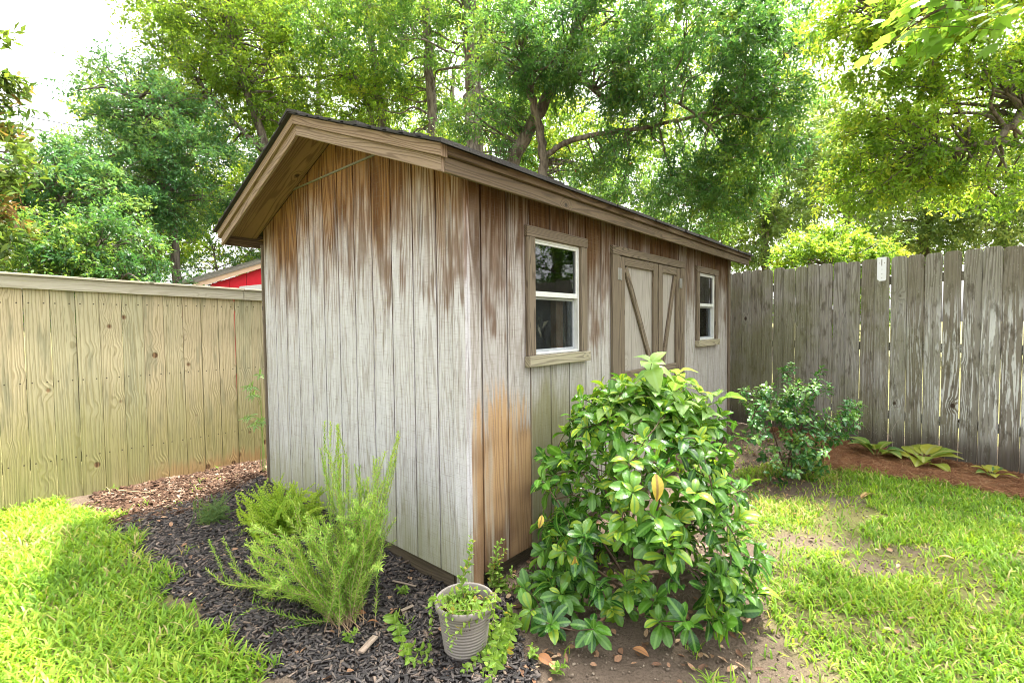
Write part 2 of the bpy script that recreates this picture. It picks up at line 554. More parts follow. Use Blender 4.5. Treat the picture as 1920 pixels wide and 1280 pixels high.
def mat_bark(name, a, b):
    g = G(name)
    p = g.sep(g.pos())
    n = g.noise(g.comb(g.m('MULTIPLY', p[0], 14.0), g.m('MULTIPLY', p[1], 14.0), g.m('MULTIPLY', p[2], 3.0)), 1.0, 4.0, 0.65)
    c = g.mix(g.ss(n, 0.35, 0.65), a, b)
    return g.done(g.pbsdf(c, 0.9, 0.1, g.bump(n, 0.7, 0.03)))


def mat_leaf(name, dark, mid, light, trans=0.4, rough=0.45, spec=0.4, rib=None, odd=None, odd_at=0.97):
    """tint attribute 0..1 picks the leaf's own colour"""
    g = G(name)
    t = g.attr('tint', 'Fac')
    c = g.mix(g.ss(t, 0.0, 0.55), dark, mid)
    c = g.mix(g.ss(t, 0.5, 0.95), c, light)
    if odd is not None:
        c = g.mix(g.m('GREATER_THAN', t, odd_at), c, odd)
    bs = None
    if rib is not None:
        uv = g.sep(g.uv())
        d = g.m('ABSOLUTE', uv[1])
        c0 = c
        c = g.mix(g.ss(d, 0.075, 0.02), c0, rib)
        veins = g.m('SINE', g.m('ADD', g.m('MULTIPLY', uv[0], 44.0), g.m('MULTIPLY', d, -34.0)))
        c = g.mix(g.ss(veins, 0.75, 1.0, 0.0, 0.25), c, rib)
        bs = g.bump(veins, 0.1, 0.002)
    pb = g.pbsdf(c, rough, spec, bs)
    tr = g.node('ShaderNodeBsdfTranslucent')
    g.link(g.mix(0.55, c, g.mix(1.0, c, (1.9, 1.75, 0.55), 'MULTIPLY')), tr.inputs['Color'])
    mx = g.node('ShaderNodeMixShader')
    mx.inputs[0].default_value = trans
    g.t.links.new(pb, mx.inputs[1]); g.t.links.new(tr.outputs[0], mx.inputs[2])
    return g.done(mx.outputs[0])


def mat_tint(name, stops, rough=0.85, spec=0.15):
    """small loose pieces: colour picked by the tint attribute"""
    g = G(name)
    t = g.attr('tint', 'Fac')
    r = g.node('ShaderNodeValToRGB')
    g.link(t, r.inputs[0])
    el = r.color_ramp.elements
    while len(el) < len(stops):
        el.new(0.5)
    for e, (q, c) in zip(el, stops):
        e.position = q; e.color = (*c, 1)
    n = g.noise(g.pos(), 160.0, 2.0)
    c = g.mix(g.ss(n, 0.3, 0.7, 0.0, 0.35), r.outputs[0], (0.02, 0.018, 0.015))
    return g.done(g.pbsdf(c, rough, spec))


M = {}
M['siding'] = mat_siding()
M['trim'] = mat_trim('weathered_trim', (0.20, 0.16, 0.118), (0.125, 0.092, 0.063), (0.04, 0.027, 0.018), 11, 0.85)
M['rake'] = mat_trim('weathered_roof_trim', (0.30, 0.225, 0.16), (0.19, 0.125, 0.08), (0.08, 0.045, 0.024), 9, 0.8)
M['fascia'] = mat_trim('weathered_fascia', (0.15, 0.105, 0.065), (0.085, 0.057, 0.033), (0.03, 0.02, 0.012), 9, 0.7)
M['soffit'] = mat_trim('stained_plywood', (0.25, 0.155, 0.075), (0.16, 0.09, 0.04), (0.07, 0.036, 0.016), 6, 0.7)
M['doorpanel'] = mat_trim('greyed_door_board', (0.36, 0.335, 0.305), (0.29, 0.265, 0.24), (0.17, 0.145, 0.12), 9, 0.5)
M['sill'] = mat_trim('grey_sill', (0.36, 0.33, 0.24), (0.27, 0.23, 0.15), (0.12, 0.10, 0.07), 10, 0.75)
M['pine'] = mat_fence_new()
M['picket'] = mat_fence_old()
M['capwood'] = mat_trim('greyed_cap_wood', (0.36, 0.335, 0.27), (0.30, 0.27, 0.20), (0.19, 0.165, 0.11), 7, 0.4)
M['shingle'] = mat_plain('asphalt_shingle', (0.035, 0.033, 0.032), 0.9, 0.2, 0.5, 120, 0.8)
M['vinyl'] = mat_plain('white_window_frame', (0.58, 0.59, 0.58), 0.5, 0.35, 0.2, 18, 0.05)
M['alu'] = mat_plain('dull_aluminium', (0.36, 0.38, 0.40), 0.45, 0.4, 0.15, 40, 0.05)
M['dark'] = mat_plain('dark_interior', (0.05, 0.042, 0.035), 0.9, 0.1, 0.4, 6, 0.2)
M['stud'] = mat_trim('brown_stud', (0.20, 0.10, 0.06), (0.16, 0.08, 0.045), (0.09, 0.045, 0.025), 8, 0.5)
M['film'] = mat_plain('black_film', (0.012, 0.013, 0.018), 0.38, 0.5, 0.5, 9, 0.5)
M['peel'] = mat_plain('peeled_backing', (0.30, 0.25, 0.19), 0.8, 0.2, 0.3, 40, 0.1)
M['steel'] = mat_plain('galvanised_steel', (0.30, 0.29, 0.27), 0.55, 0.5, 0.3, 60, 0.2, Metallic=0.7)
M['seam'] = mat_plain('painted_flashing', (0.15, 0.145, 0.10), 0.6, 0.3, 0.3, 40, 0.1)
M['white'] = mat_plain('white_painted_metal', (0.72, 0.73, 0.74), 0.5, 0.4, 0.06, 30, 0.05)


def mat_glass(name, blend):
    g = G(name)
    tr = g.node('ShaderNodeBsdfTransparent'); tr.inputs[0].default_value = (0.72, 0.76, 0.76, 1)
    gl = g.node('ShaderNodeBsdfGlossy'); gl.inputs['Roughness'].default_value = 0.03; gl.inputs[0].default_value = (0.95, 0.97, 1, 1)
    n = g.noise(g.pos(), 3.0, 2.0)
    g.t.links.new(g.bump(n, 0.12, 0.01), gl.inputs['Normal'])
    lw = g.node('ShaderNodeLayerWeight'); lw.inputs[0].default_value = blend
    mx = g.node('ShaderNodeMixShader')
    g.t.links.new(lw.outputs['Fresnel'], mx.inputs[0])
    g.t.links.new(tr.outputs[0], mx.inputs[1]); g.t.links.new(gl.outputs[0], mx.inputs[2])
    return g.done(mx.outputs[0])


M['glass'] = mat_glass('window_glass', 0.42)
M['glass2'] = mat_glass('low_reflection_glass', 0.16)  # lower panes: same glass, weaker reflection so the film behind shows

# ------------------------------------------------------------------ shed
W, L, B = 2.4384, 4.267, 0.2032
GX, GY = 0.283, 0.162
SL = 0.3794


def roof_z(y, base=2.005):          # underside line of the rake boards
    yy = np.minimum(y, W - y)
    return base + SL * (yy + GY)


shed = thing('garden_shed', 'weathered grey and brown wooden garden shed with two windows and double doors', 'shed', (0, 0, 0))
T = 0.016
# near gable: grooved boards, two courses parted by a seam
mb = MB()
wall_top = lambda y: float(roof_z(y)) + 0.07
SEAM = 2.367
for k in range(12):
    y0, y1 = k * B + (0.0052 if k else 0.0), (k + 1) * B - (0.0052 if k < 11 else 0.0)
    rnd = tuple(rng.random(3))
    for course in (0, 1):
        za, zb = (-0.0, SEAM - 0.003) if course == 0 else (SEAM + 0.003, 9)
        cuts = [y0, y1]
        if y0 < W / 2 < y1:
            cuts = [y0, W / 2, y1]
        for a, b in zip(cuts[:-1], cuts[1:]):
            ta, tb = min(zb, wall_top(a)), min(zb, wall_top(b))
            if ta <= za and tb <= za:
                continue
            ta, tb = max(ta, za + 0.001), max(tb, za + 0.001)
            mb.hexa([(-T, a, za), (0, a, za), (0, b, za), (-T, b, za), (-T, a, ta), (0, a, ta), (0, b, tb), (-T, b, tb)], 2, rnd)
gw = mb.build('gable_wall', M['siding'], shed, 0.002)
bk = MB()
for a, b in ((0.0, W / 2), (W / 2, W)):
    bk.hexa([(0.0, a, 0.0), (0.05, a, 0.0), (0.05, b, 0.0), (0.0, b, 0.0), (0.0, a, wall_top(a)), (0.05, a, wall_top(a)), (0.05, b, wall_top(b)), (0.0, b, wall_top(b))], 2)
bk.build('wall_backing', M['dark'], gw)
s = MB(); s.box(-T - 0.006, -T + 0.002, 0.62, W - 0.55, SEAM - 0.006, SEAM + 0.006, 1)
s.build('seam_strip', M['seam'], gw)
# far gable and back wall
mb = MB()
for k in range(12):
    y0, y1 = k * B + 0.004, (k + 1) * B - 0.004
    a, b = y0, y1
    mb.hexa([(L - 0.03, a, 0), (L, a, 0), (L, b, 0), (L - 0.03, b, 0), (L - 0.03, a, wall_top(a)), (L, a, wall_top(a)), (L, b, wall_top(b)), (L - 0.03, b, wall_top(b))], 2)
mb.build('gable_wall', M['siding'], shed)
mb = MB()
for k in range(21):
    mb.box(k * B + 0.05, (k + 1) * B + (0.05 if k < 20 else -0.03), W - 0.03, W, 0, 2.05, 2)
mb.build('back_wall', M['siding'], shed)

# long wall with openings
WIN = [(0.462, 1.104), (3.178, 3.820)]
ZT, ZB = 1.904, 1.081
DX0, DX1 = 1.452, 2.843
opens = [(0.535, 1.03, 1.145, 1.842), (3.252, 3.745, 1.145, 1.842), (1.56, 2.735, 0.02, 1.845)]
edges = [0.0] + [0.1033 + B * k for k in range(21)] + [L]
mb = MB()
for a0, b0 in zip(edges[:-1], edges[1:]):
    if b0 - a0 < 0.01:
        continue
    rnd = tuple(rng.random(3))
    a0, b0 = a0 + 0.0052, b0 - 0.0052
    cuts = sorted({a0, b0, *[q for o in opens for q in o[:2] if a0 < q < b0]})
    for a, b in zip(cuts[:-1], cuts[1:]):
        mid = (a + b) / 2
        zs = [(0.0, 2.075)]
        for o in opens:
            if o[0] < mid < o[1]:
                zs = [(0.0, o[2]), (o[3], 2.075)] if o[2] > 0 else [(o[3], 2.075)]
        for za, zb in zs:
            mb.box(a, b, -T, 0, za, zb, 2, rnd)
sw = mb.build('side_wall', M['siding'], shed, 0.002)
bk = MB()
for a, b in ((0.05, 0.535), (1.03, 1.56), (2.735, 3.252), (3.745, L - 0.03)):
    bk.box(a, b, 0, 0.05, 0, 2.075, 2)
for o in opens:
    bk.box(o[0], o[1], 0, 0.05, o[3], 2.075, 2)
    if o[2] > 0.1:
        bk.box(o[0], o[1], 0, 0.05, 0, o[2], 2)
bk.build('wall_backing', M['dark'], sw)
# corner boards
c = MB(); c.box(-T - 0.02, -T, -T - 0.02, 0.055, -0.06, 2.09, 2); c.build('corner_board', M['siding'], shed, 0.003)
c = MB(); c.box(-T, 0.075, -T - 0.02, -T, -0.06, 2.06, 2); c.build('corner_board', M['siding'], shed, 0.003)
c = MB(); c.box(-T - 0.018, 0.02, W, W + 0.022, -0.05, 2.02, 2); c.build('corner_board', M['trim'], shed, 0.003)
c = MB(); c.box(L - 0.05, L + 0.018, -T - 0.018, -T, -0.05, 2.06, 2); c.build('corner_board', M['trim'], shed, 0.003)
# skids under the floor
M['skid'] = mat_trim('dark_skid', (0.13, 0.10, 0.065), (0.085, 0.063, 0.04), (0.035, 0.025, 0.017), 8, 0.5)
for y0 in (0.03, W - 0.13):
    k = MB(); k.box(0.02, L - 0.02, y0, y0 + 0.10, -0.16, -0.003, 0); k.build('skid', M['skid'], shed, 0.004)
k = MB(); k.box(0.012, 0.06, 0.131, W - 0.131, -0.14, -0.004, 1); k.build('floor_joist', M['skid'], shed, 0.004)
k = MB(); k.box(0.06, L - 0.04, 0.06, W - 0.04, 0.0, 0.02, 0); k.build('floor', M['dark'], shed)

# roof: rake boards, trims, fascias, soffits, sheathing, shingles
yE0, yE1 = -GY, W + GY
zE = 2.005
zP = float(roof_z(W / 2))
XF, XB = -GX, L + GX


def slope_board(x0, x1, z0, z1, name, mat, side, ya=None, parent=shed, bev=0.003):
    """board following one roof slope; z0..z1 are heights above the rake underside line"""
    b_ = MB()
    if side == 0:
        a, b = (yE0 if ya is None else ya), W / 2
    else:
        a, b = W / 2, (yE1 if ya is None else W - ya)
    za, zb = float(roof_z(a)), float(roof_z(b))
    b_.hexa([(x0, a, za + z0), (x1, a, za + z0), (x1, b, zb + z0), (x0, b, zb + z0), (x0, a, za + z1), (x1, a, za + z1), (x1, b, zb + z1), (x0, b, zb + z1)],
            (0, 1, SL if side == 0 else -SL))
    return b_.build(name, mat, parent, bev)


for side in (0, 1):
    slope_board(XF, XF + 0.02, 0, 0.066, 'rake_board', M['rake'], side)
    slope_board(XF - 0.02, XF + 0.02, 0.066, 0.122, 'rake_trim', M['rake'], side, yE0 - 0.02)
    slope_board(XB - 0.02, XB, 0, 0.066, 'rake_board', M['rake'], side)
    slope_board(XB - 0.02, XB + 0.02, 0.066, 0.122, 'rake_trim', M['rake'], side, yE0 - 0.02)
    slope_board(XF + 0.02, -T - 0.001, 0.075, 0.085, 'soffit', M['soffit'], side, yE0 + 0.02, bev=0)
    slope_board(XF + 0.02, XB - 0.02, 0.10, 0.121, 'sheathing', M['dark'], side, yE0 + 0.02, bev=0)
    # fascia along the eave
    y0, y1 = (yE0, yE0 + 0.02) if side == 0 else (yE1 - 0.02, yE1)
    f_ = MB(); f_.box(XF + 0.021, XB - 0.021, y0, y1, zE + 0.004, zE + 0.072, 0)
    f_.build('fascia', M['fascia'], shed, 0.003)
    y0, y1 = (yE0 - 0.02, yE0 + 0.018) if side == 0 else (yE1 - 0.018, yE1 + 0.02)
    f_ = MB(); f_.box(XF + 0.021, XB - 0.021, y0, y1, zE + 0.074, zE + 0.114, 0)
    f_.build('fascia_trim', M['fascia'], shed, 0.003)
    # flat soffit of the eave
    y0, y1 = (yE0 + 0.0201, -T) if side == 0 else (W, yE1 - 0.0201)
    f_ = MB(); f_.box(0.0, L, y0, y1, zE + 0.066, zE + 0.072, 0)
    f_.build('soffit', M['soffit'], shed)
    # shingle courses: overlapping strips of tabs, slightly ragged at the edges
    sb = MB()
    run = W / 2 + GY + 0.045
    courses = 11
    for ci in range(courses):
        t0, t1 = ci / courses, min(1.0, (ci + 1.25) / courses)
        n = 16
        off = (ci % 2) * 0.5
        xs = [XF - 0.045] + [XF - 0.045 + (XB - XF + 0.09) * (i + off) / n for i in range(0 if off else 1, n)] + [XB + 0.045]
        for xa, xb in zip(xs[:-1], xs[1:]):
            lift = 0.016 + 0.012 * random.random()
            ed = random.uniform(-0.012, 0.012) if ci == 0 else 0
            def q(t, x, dz, e=0.0):
                yy = -GY - 0.045 + run * t + e
                y = yy if side == 0 else W - yy
                return (x, y, 2.005 + SL * (yy + GY) + 0.123 + dz)
            lo = [q(t0, xa, 0, ed), q(t0, xb - 0.004, 0, ed), q(t1, xb - 0.004, 0.002), q(t1, xa, 0.002)]
            hi = [q(t0, xa, lift, ed), q(t0, xb - 0.004, lift, ed), q(t1, xb - 0.004, 0.006), q(t1, xa, 0.006)]
            if side == 1:
                lo = [lo[1], lo[0], lo[3], lo[2]]; hi = [hi[1], hi[0], hi[3], hi[2]]
            sb.hexa(lo + hi, 0)
    sb.build('shingles', M['shingle'], shed)
rc = MB()
for i in range(18):
    xa = XF - 0.05 + (XB - XF + 0.1) * i / 18; xb = XF - 0.05 + (XB - XF + 0.1) * (i + 1.1) / 18
    z = zP + 0.128
    for sgn in (-1, 1):
        p0, p1 = W / 2, W / 2 + sgn * 0.13
        lo = [(xa, p0, z + 0.005), (xb, p0, z + 0.005), (xb, p1, z - 0.044), (xa, p1, z - 0.044)]
        hi = [(a, b, c_ + (0.016 if k in (0, 3) else 0.022)) for k, (a, b, c_) in enumerate(lo)]
        if sgn < 0:
            lo = [lo[1], lo[0], lo[3], lo[2]]; hi = [hi[1], hi[0], hi[3], hi[2]]
        rc.hexa(lo + hi, 0)
rc.build('ridge_cap', M['shingle'], shed)

# windows
for wi, (x0, x1) in enumerate(WIN):
    cw = 0.074
    fy0, fy1 = -T - 0.004, 0.05
    fr = MB()
    xa, xb, za, zb = x0 + cw, x1 - cw, 1.147, ZT - 0.063
    fw = 0.015
    fr.box(xa, xa + fw, fy0, fy1, za, zb); fr.box(xb - fw, xb, fy0, fy1, za, zb)
    fr.box(xa + fw, xb - fw, fy0, fy1, zb - fw, zb, 0); fr.box(xa + fw, xb - fw, fy0, fy1, za, za + fw, 0)
    win = fr.build('window', M['vinyl'], shed, 0.002)
    zm = 1.497
    for nm, (s0, s1, yy) in (('upper_sash', (zm, zb - fw, -0.004)), ('lower_sash', (za + fw, zm - 0.001, 0.022))):
        sb = MB(); sw_ = 0.014
        A, Bx = xa + fw, xb - fw
        sb.box(A, A + sw_, yy - 0.012, yy + 0.012, s0, s1); sb.box(Bx - sw_, Bx, yy - 0.012, yy + 0.012, s0, s1)
        sb.box(A + sw_, Bx - sw_, yy - 0.012, yy + 0.012, s1 - 0.014, s1, 0); sb.box(A + sw_, Bx - sw_, yy - 0.012, yy + 0.012, s0, s0 + (0.032 if nm[0] == 'u' else sw_), 0)
        sash = sb.build(nm, M['vinyl'] if nm[0] == 'u' else M['alu'], win, 0.002)
        p_ = MB(); p_.box(A + sw_ - 0.003, Bx - sw_ + 0.003, yy - 0.002, yy + 0.002, s0 + 0.02, s1 - 0.015)
        p_.build('pane', M['glass'] if nm[0] == 'u' else M['glass2'], win)
    # wooden casing
    b_ = MB(); b_.box(x0 - 0.004, x1 + 0.004, -T - 0.026, -T - 0.001, ZT - 0.062, ZT, 0); b_.build('head_casing', M['trim'], win, 0.003)
    for a, b in ((x0, x0 + cw), (x1 - cw, x1)):
        b_ = MB(); b_.box(a, b, -T - 0.024, -T - 0.001, 1.146, ZT - 0.063, 2); b_.build('side_casing', M['trim'], win, 0.003)
    b_ = MB(); b_.box(x0 - 0.008, x1 + 0.008, -T - 0.045, -T - 0.001, ZB, 1.145, 0); b_.build('sill', M['sill'], win, 0.004)
    # dark torn film behind the lower pane and a stud behind the glass
    st = MB(); st.box(xb - 0.16, xb - 0.085, 0.055, 0.10, 1.02, 1.95, 2); st.build('stud', M['stud'], win)
    cx = xa + 0.20
    outer = [(xa - 0.03, 1.10), (xb + 0.03, 1.10), (xb + 0.03, 1.52), (xa - 0.03, 1.52)]
    tear = [(cx + 0.01, 1.33), (cx + 0.05, 1.30), (cx + 0.095, 1.335), (cx + 0.085, 1.295), (cx + 0.075, 1.25), (cx + 0.09, 1.215), (cx + 0.04, 1.26)]
    import bmesh
    bm = bmesh.new()
    for poly in (outer, tear if wi == 0 else []):
        vs = [bm.verts.new((x, 0.112 + 0.008 * math.sin(x * 31 + z * 17), z)) for x, z in poly]
        for i in range(len(vs)):
            bm.edges.new((vs[i], vs[(i + 1) % len(vs)]))
    bmesh.ops.triangle_fill(bm, use_beauty=True, edges=bm.edges[:])
    me = bpy.data.meshes.new('film'); bm.to_mesh(me); bm.free()
    link('film', me, M['film'], win)
    if wi == 0:                                            # peeled flaps beside the tear
        bm = bmesh.new()
        f1 = [bm.verts.new(p) for p in ((cx + 0.01, 0.107, 1.33), (cx + 0.04, 0.103, 1.26), (cx + 0.005, 0.085, 1.245), (cx - 0.02, 0.09, 1.30))]
        bm.faces.new(f1)
        f2 = [bm.verts.new(p) for p in ((cx + 0.05, 0.107, 1.30), (cx + 0.095, 0.107, 1.335), (cx + 0.10, 0.09, 1.355), (cx + 0.045, 0.09, 1.345))]
        bm.faces.new(f2)
        me = bpy.data.meshes.new('torn_flap'); bm.to_mesh(me); bm.free()
        link('torn_flap', me, M['peel'], win)

# doors
b_ = MB(); b_.box(DX0, DX1, -T - 0.028, -T - 0.001, 1.843, 1.906, 0); b_.build('door_head', M['trim'], shed, 0.003)
for a, b in ((DX0 + 0.002, 1.560), (2.737, DX1 - 0.002)):
    b_ = MB(); b_.box(a, b, -T - 0.024, -T - 0.001, -0.02, 1.842, 2); b_.build('door_jamb', M['trim'], shed, 0.003)
for di, (a, b) in enumerate(((1.564, 2.243), (2.262, 2.733))):
    pn = MB()
    n = max(2, round((b - a) / B))
    for i in range(n):
        xa, xb = a + (b - a) * i / n, a + (b - a) * (i + 1) / n
        pn.box(xa + 0.002, xb - 0.002, -T, 0.0, 0.0, 1.838, 2)
    door = pn.build('door', M['doorpanel'], shed, 0.002)
    y0, y1 = -T - 0.021, -T - 0.0005
    sw_ = 0.084
    for xa, xb in ((a, a + sw_), (b - sw_, b)):
        q = MB(); q.box(xa, xb, y0, y1, 0.0, 1.836, 2); q.build('stile', M['trim'], door, 0.003)
    for za, zb in ((1.77, 1.836), (0.905, 0.958), (0.02, 0.10)):
        q = MB(); q.box(a + sw_ + 0.001, b - sw_ - 0.001, y0, y1, za, zb, 0); q.build('rail', M['trim'], door, 0.003)
    xl, xr = a + sw_ + 0.02, b - sw_ - 0.02
    top, bot = (xl, xr) if di == 0 else (xr, xl)
    q = MB(); q.beam((top, (y0 + y1) / 2, 1.757), (bot, (y0 + y1) / 2, 0.970), 0.055, 0.018, (1, 0, 0)); q.build('brace', M['trim'], door, 0.002)
    q = MB(); q.beam((top, (y0 + y1) / 2, 0.112), (bot, (y0 + y1) / 2, 0.895), 0.055, 0.018, (1, 0, 0)); q.build('brace', M['trim'], door, 0.002)
    hx = a - 0.006 if di == 0 else b + 0.006
    for z in (1.70, 0.25):
        h_ = MB(); h_.box(hx - 0.03, hx + 0.03, y0 - 0.007, y0 - 0.001, z - 0.045, z + 0.045)
        h_.box(hx - 0.006, hx + 0.006, y0 - 0.012, y0 - 0.007, z - 0.045, z + 0.045)
        h_.build('hinge', M['steel'], door, 0.002)

# ------------------------------------------------------------------ fences
fl = thing('privacy_fence', 'tall yellowish pine board fence with flat cap rail, left of the shed', 'fence', (0, 3.6, GZ))
for k in range(-16, 16):
    x = -1.386 + 0.1524 * k
    y = 3.6 + rng.normal(0, 0.002)
    b_ = MB(); lean = rng.normal(0, 0.0015)
    gap = 0.0010 + 0.0012 * rng.random()
    zt = 1.74 - 0.025 * (x + 1.5)
    b_.hexa([(x + gap, y, -0.14), (x + 0.1524 - gap, y, -0.14), (x + 0.1524 - gap, y + 0.018, -0.14), (x + gap, y + 0.018, -0.14),
             (x + gap + lean, y, zt), (x + 0.1524 - gap + lean, y, zt), (x + 0.1524 - gap + lean, y + 0.018, zt), (x + gap + lean, y + 0.018, zt)], 2)
    b_.build('fence_board', M['pine'], fl, 0.002)
for a, b in ((-3.6, 0.22), (0.223, 1.10)):
    za, zb = 1.655 - 0.025 * (a + 1.5), 1.655 - 0.025 * (b + 1.5)
    for nm, ya, yb, lo, hi in (('trim_board', 3.575, 3.597, 0.0, 0.098), ('cap_rail', 3.56, 3.70, 0.099, 0.118)):
        b_ = MB(); b_.hexa([(a, ya, za + lo), (b, ya, zb + lo), (b, yb, zb + lo), (a, yb, za + lo), (a, ya, za + hi), (b, ya, zb + hi), (b, yb, zb + hi), (a, yb, za + hi)], 0)
        b_.build(nm, M['capwood'], fl, 0.003)
for z in (0.2, 0.85, 1.5):
    b_ = MB(); b_.box(-3.6, 1.10, 3.62, 3.66, z, z + 0.09, 0); b_.build('fence_rail', M['pine'], fl)
for x in (-3.3, -0.95, 1.0):
    b_ = MB(); b_.box(x, x + 0.09, 3.661, 3.75, -0.2, 1.66, 2); b_.build('fence_post', M['pine'], fl)

RF0 = np.array([5.4673, 0.28653]); RA = math.radians(-106.687)
rd = np.array([math.cos(RA), math.sin(RA)]); rn_ = np.array([-rd[1], rd[0]])   # rn_ points away from or towards the viewer
if rn_ @ (CAM[:2] - RF0) < 0:
    rn_ = -rn_
fr_ = thing('picket_fence', 'old grey weathered wooden picket fence with rounded tops behind the small shrub', 'fence', (5.0, -1.3, GZ))


def rfp(s, n, z):
    q = RF0 + rd * s + rn_ * n
    return np.array([q[0], q[1], z])


def dogear(s0, s1, n0, n1, z0, z1, lean):
    """board with clipped, rounded top"""
    b_ = MB(); rnd = tuple(rng.random(3))
    w_ = s1 - s0
    prof = [(0, 0), (w_, 0), (w_, z1 - z0 - 0.035), (w_ * 0.93, z1 - z0 - 0.010), (w_ * 0.80, z1 - z0 - 0.001), (w_ * 0.2, z1 - z0), (w_ * 0.07, z1 - z0 - 0.012), (0, z1 - z0 - 0.04)]
    k = len(prof)
    for n in (n1, n0):
        for (a, h) in prof:
            b_.v.append(rfp(s0 + a + lean * h, n, z0 + h))
    uvf = lambda i: (prof[i % k][0] + s0, prof[i % k][1])
    b_.face(list(range(k)), [uvf(i) for i in range(k)], rnd)
    b_.face(list(range(2 * k - 1, k - 1, -1)), [uvf(i) for i in range(2 * k - 1, k - 1, -1)], rnd)
    for i in range(k):
        j = (i + 1) % k
        b_.face([j, i, k + i, k + j], [(uvf(j)[0], uvf(j)[1]), (uvf(i)[0], uvf(i)[1]), (uvf(i)[0] + .02, uvf(i)[1]), (uvf(j)[0] + .02, uvf(j)[1])], rnd)
    return b_


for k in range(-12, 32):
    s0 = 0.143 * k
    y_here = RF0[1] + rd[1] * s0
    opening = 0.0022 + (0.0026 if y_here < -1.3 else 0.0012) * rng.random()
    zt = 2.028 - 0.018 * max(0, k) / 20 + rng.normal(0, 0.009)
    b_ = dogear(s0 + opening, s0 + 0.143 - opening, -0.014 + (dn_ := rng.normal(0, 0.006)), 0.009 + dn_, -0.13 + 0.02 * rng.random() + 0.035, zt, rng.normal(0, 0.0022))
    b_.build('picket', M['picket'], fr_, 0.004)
for z in (0.25, 1.0, 1.72):
    b_ = MB(); b_.hexa([rfp(-1.7, -0.055, z), rfp(4.6, -0.055, z), rfp(4.6, -0.015, z), rfp(-1.7, -0.015, z), rfp(-1.7, -0.055, z + 0.09), rfp(4.6, -0.055, z + 0.09), rfp(4.6, -0.015, z + 0.09), rfp(-1.7, -0.015, z + 0.09)], (rd[0], rd[1], 0))
    b_.build('fence_rail', M['picket'], fr_)
for s_ in (-1.2, 1.3, 3.9):
    b_ = MB(); b_.hexa([rfp(s_, -0.15, -0.2), rfp(s_ + 0.09, -0.15, -0.2), rfp(s_ + 0.09, -0.056, -0.2), rfp(s_, -0.056, -0.2), rfp(s_, -0.15, 1.9), rfp(s_ + 0.09, -0.15, 1.9), rfp(s_ + 0.09, -0.056, 1.9), rfp(s_, -0.056, 1.9)], 2)
    b_.build('fence_post', M['picket'], fr_)

# white slotted bracket near the top of the picket fence
br = MB()
sB = 1.735
prof = [(0.0, 0.02), (0.022, 0.0), (0.075, 0.0), (0.085, 0.012), (0.085, 0.258), (0.0, 0.258)]
zB0 = 1.765
bt = thing('metal_bracket', 'white painted metal bracket plate with slot and holes screwed near the fence top', 'bracket', rfp(sB, 0.012, zB0))
bm = bmesh.new()
vs = [bm.verts.new(rfp(sB + a, 0.022, zB0 + h)) for a, h in prof]
e = [bm.edges.new((vs[i], vs[(i + 1) % 6])) for i in range(6)]
holes = [[(0.038, 0.165), (0.047, 0.165), (0.047, 0.235), (0.038, 0.235)]] + [[(a + 0.0045 * math.cos(t), h + 0.0045 * math.sin(t)) for t in np.linspace(0, 2 * np.pi, 8, endpoint=False)] for a, h in ((0.045, 0.03), (0.045, 0.075), (0.045, 0.125), (0.02, 0.195), (0.067, 0.195))]
for hl in holes:
    hv = [bm.verts.new(rfp(sB + a, 0.022, zB0 + h)) for a, h in hl]
    e += [bm.edges.new((hv[i], hv[(i + 1) % len(hv)])) for i in range(len(hv))]
bmesh.ops.triangle_fill(bm, use_beauty=True, edges=e)
for f in bm.faces[:]:
    f.normal_update()
    if f.normal @ Vector((rn_[0], rn_[1], 0)) < 0:
        f.normal_flip()
me = bpy.data.meshes.new('plate'); bm.to_mesh(me); bm.free()
me.transform(Matrix.Translation(-Vector(bt.location)))
pl = link('plate', me, M['white'], bt)
so_ = pl.modifiers.new('solid', 'SOLIDIFY'); so_.thickness = 0.004
b_ = MB()
for zz in (zB0 + 0.05, zB0 + 0.215):
    b_.hexa([rfp(sB + 0.015, 0.010, zz), rfp(sB + 0.03, 0.010, zz), rfp(sB + 0.03, 0.0175, zz), rfp(sB + 0.015, 0.0175, zz), rfp(sB + 0.015, 0.010, zz + 0.012), rfp(sB + 0.03, 0.010, zz + 0.012), rfp(sB + 0.03, 0.0175, zz + 0.012), rfp(sB + 0.015, 0.0175, zz + 0.012)])
b_.build('spacer', M['steel'], bt)

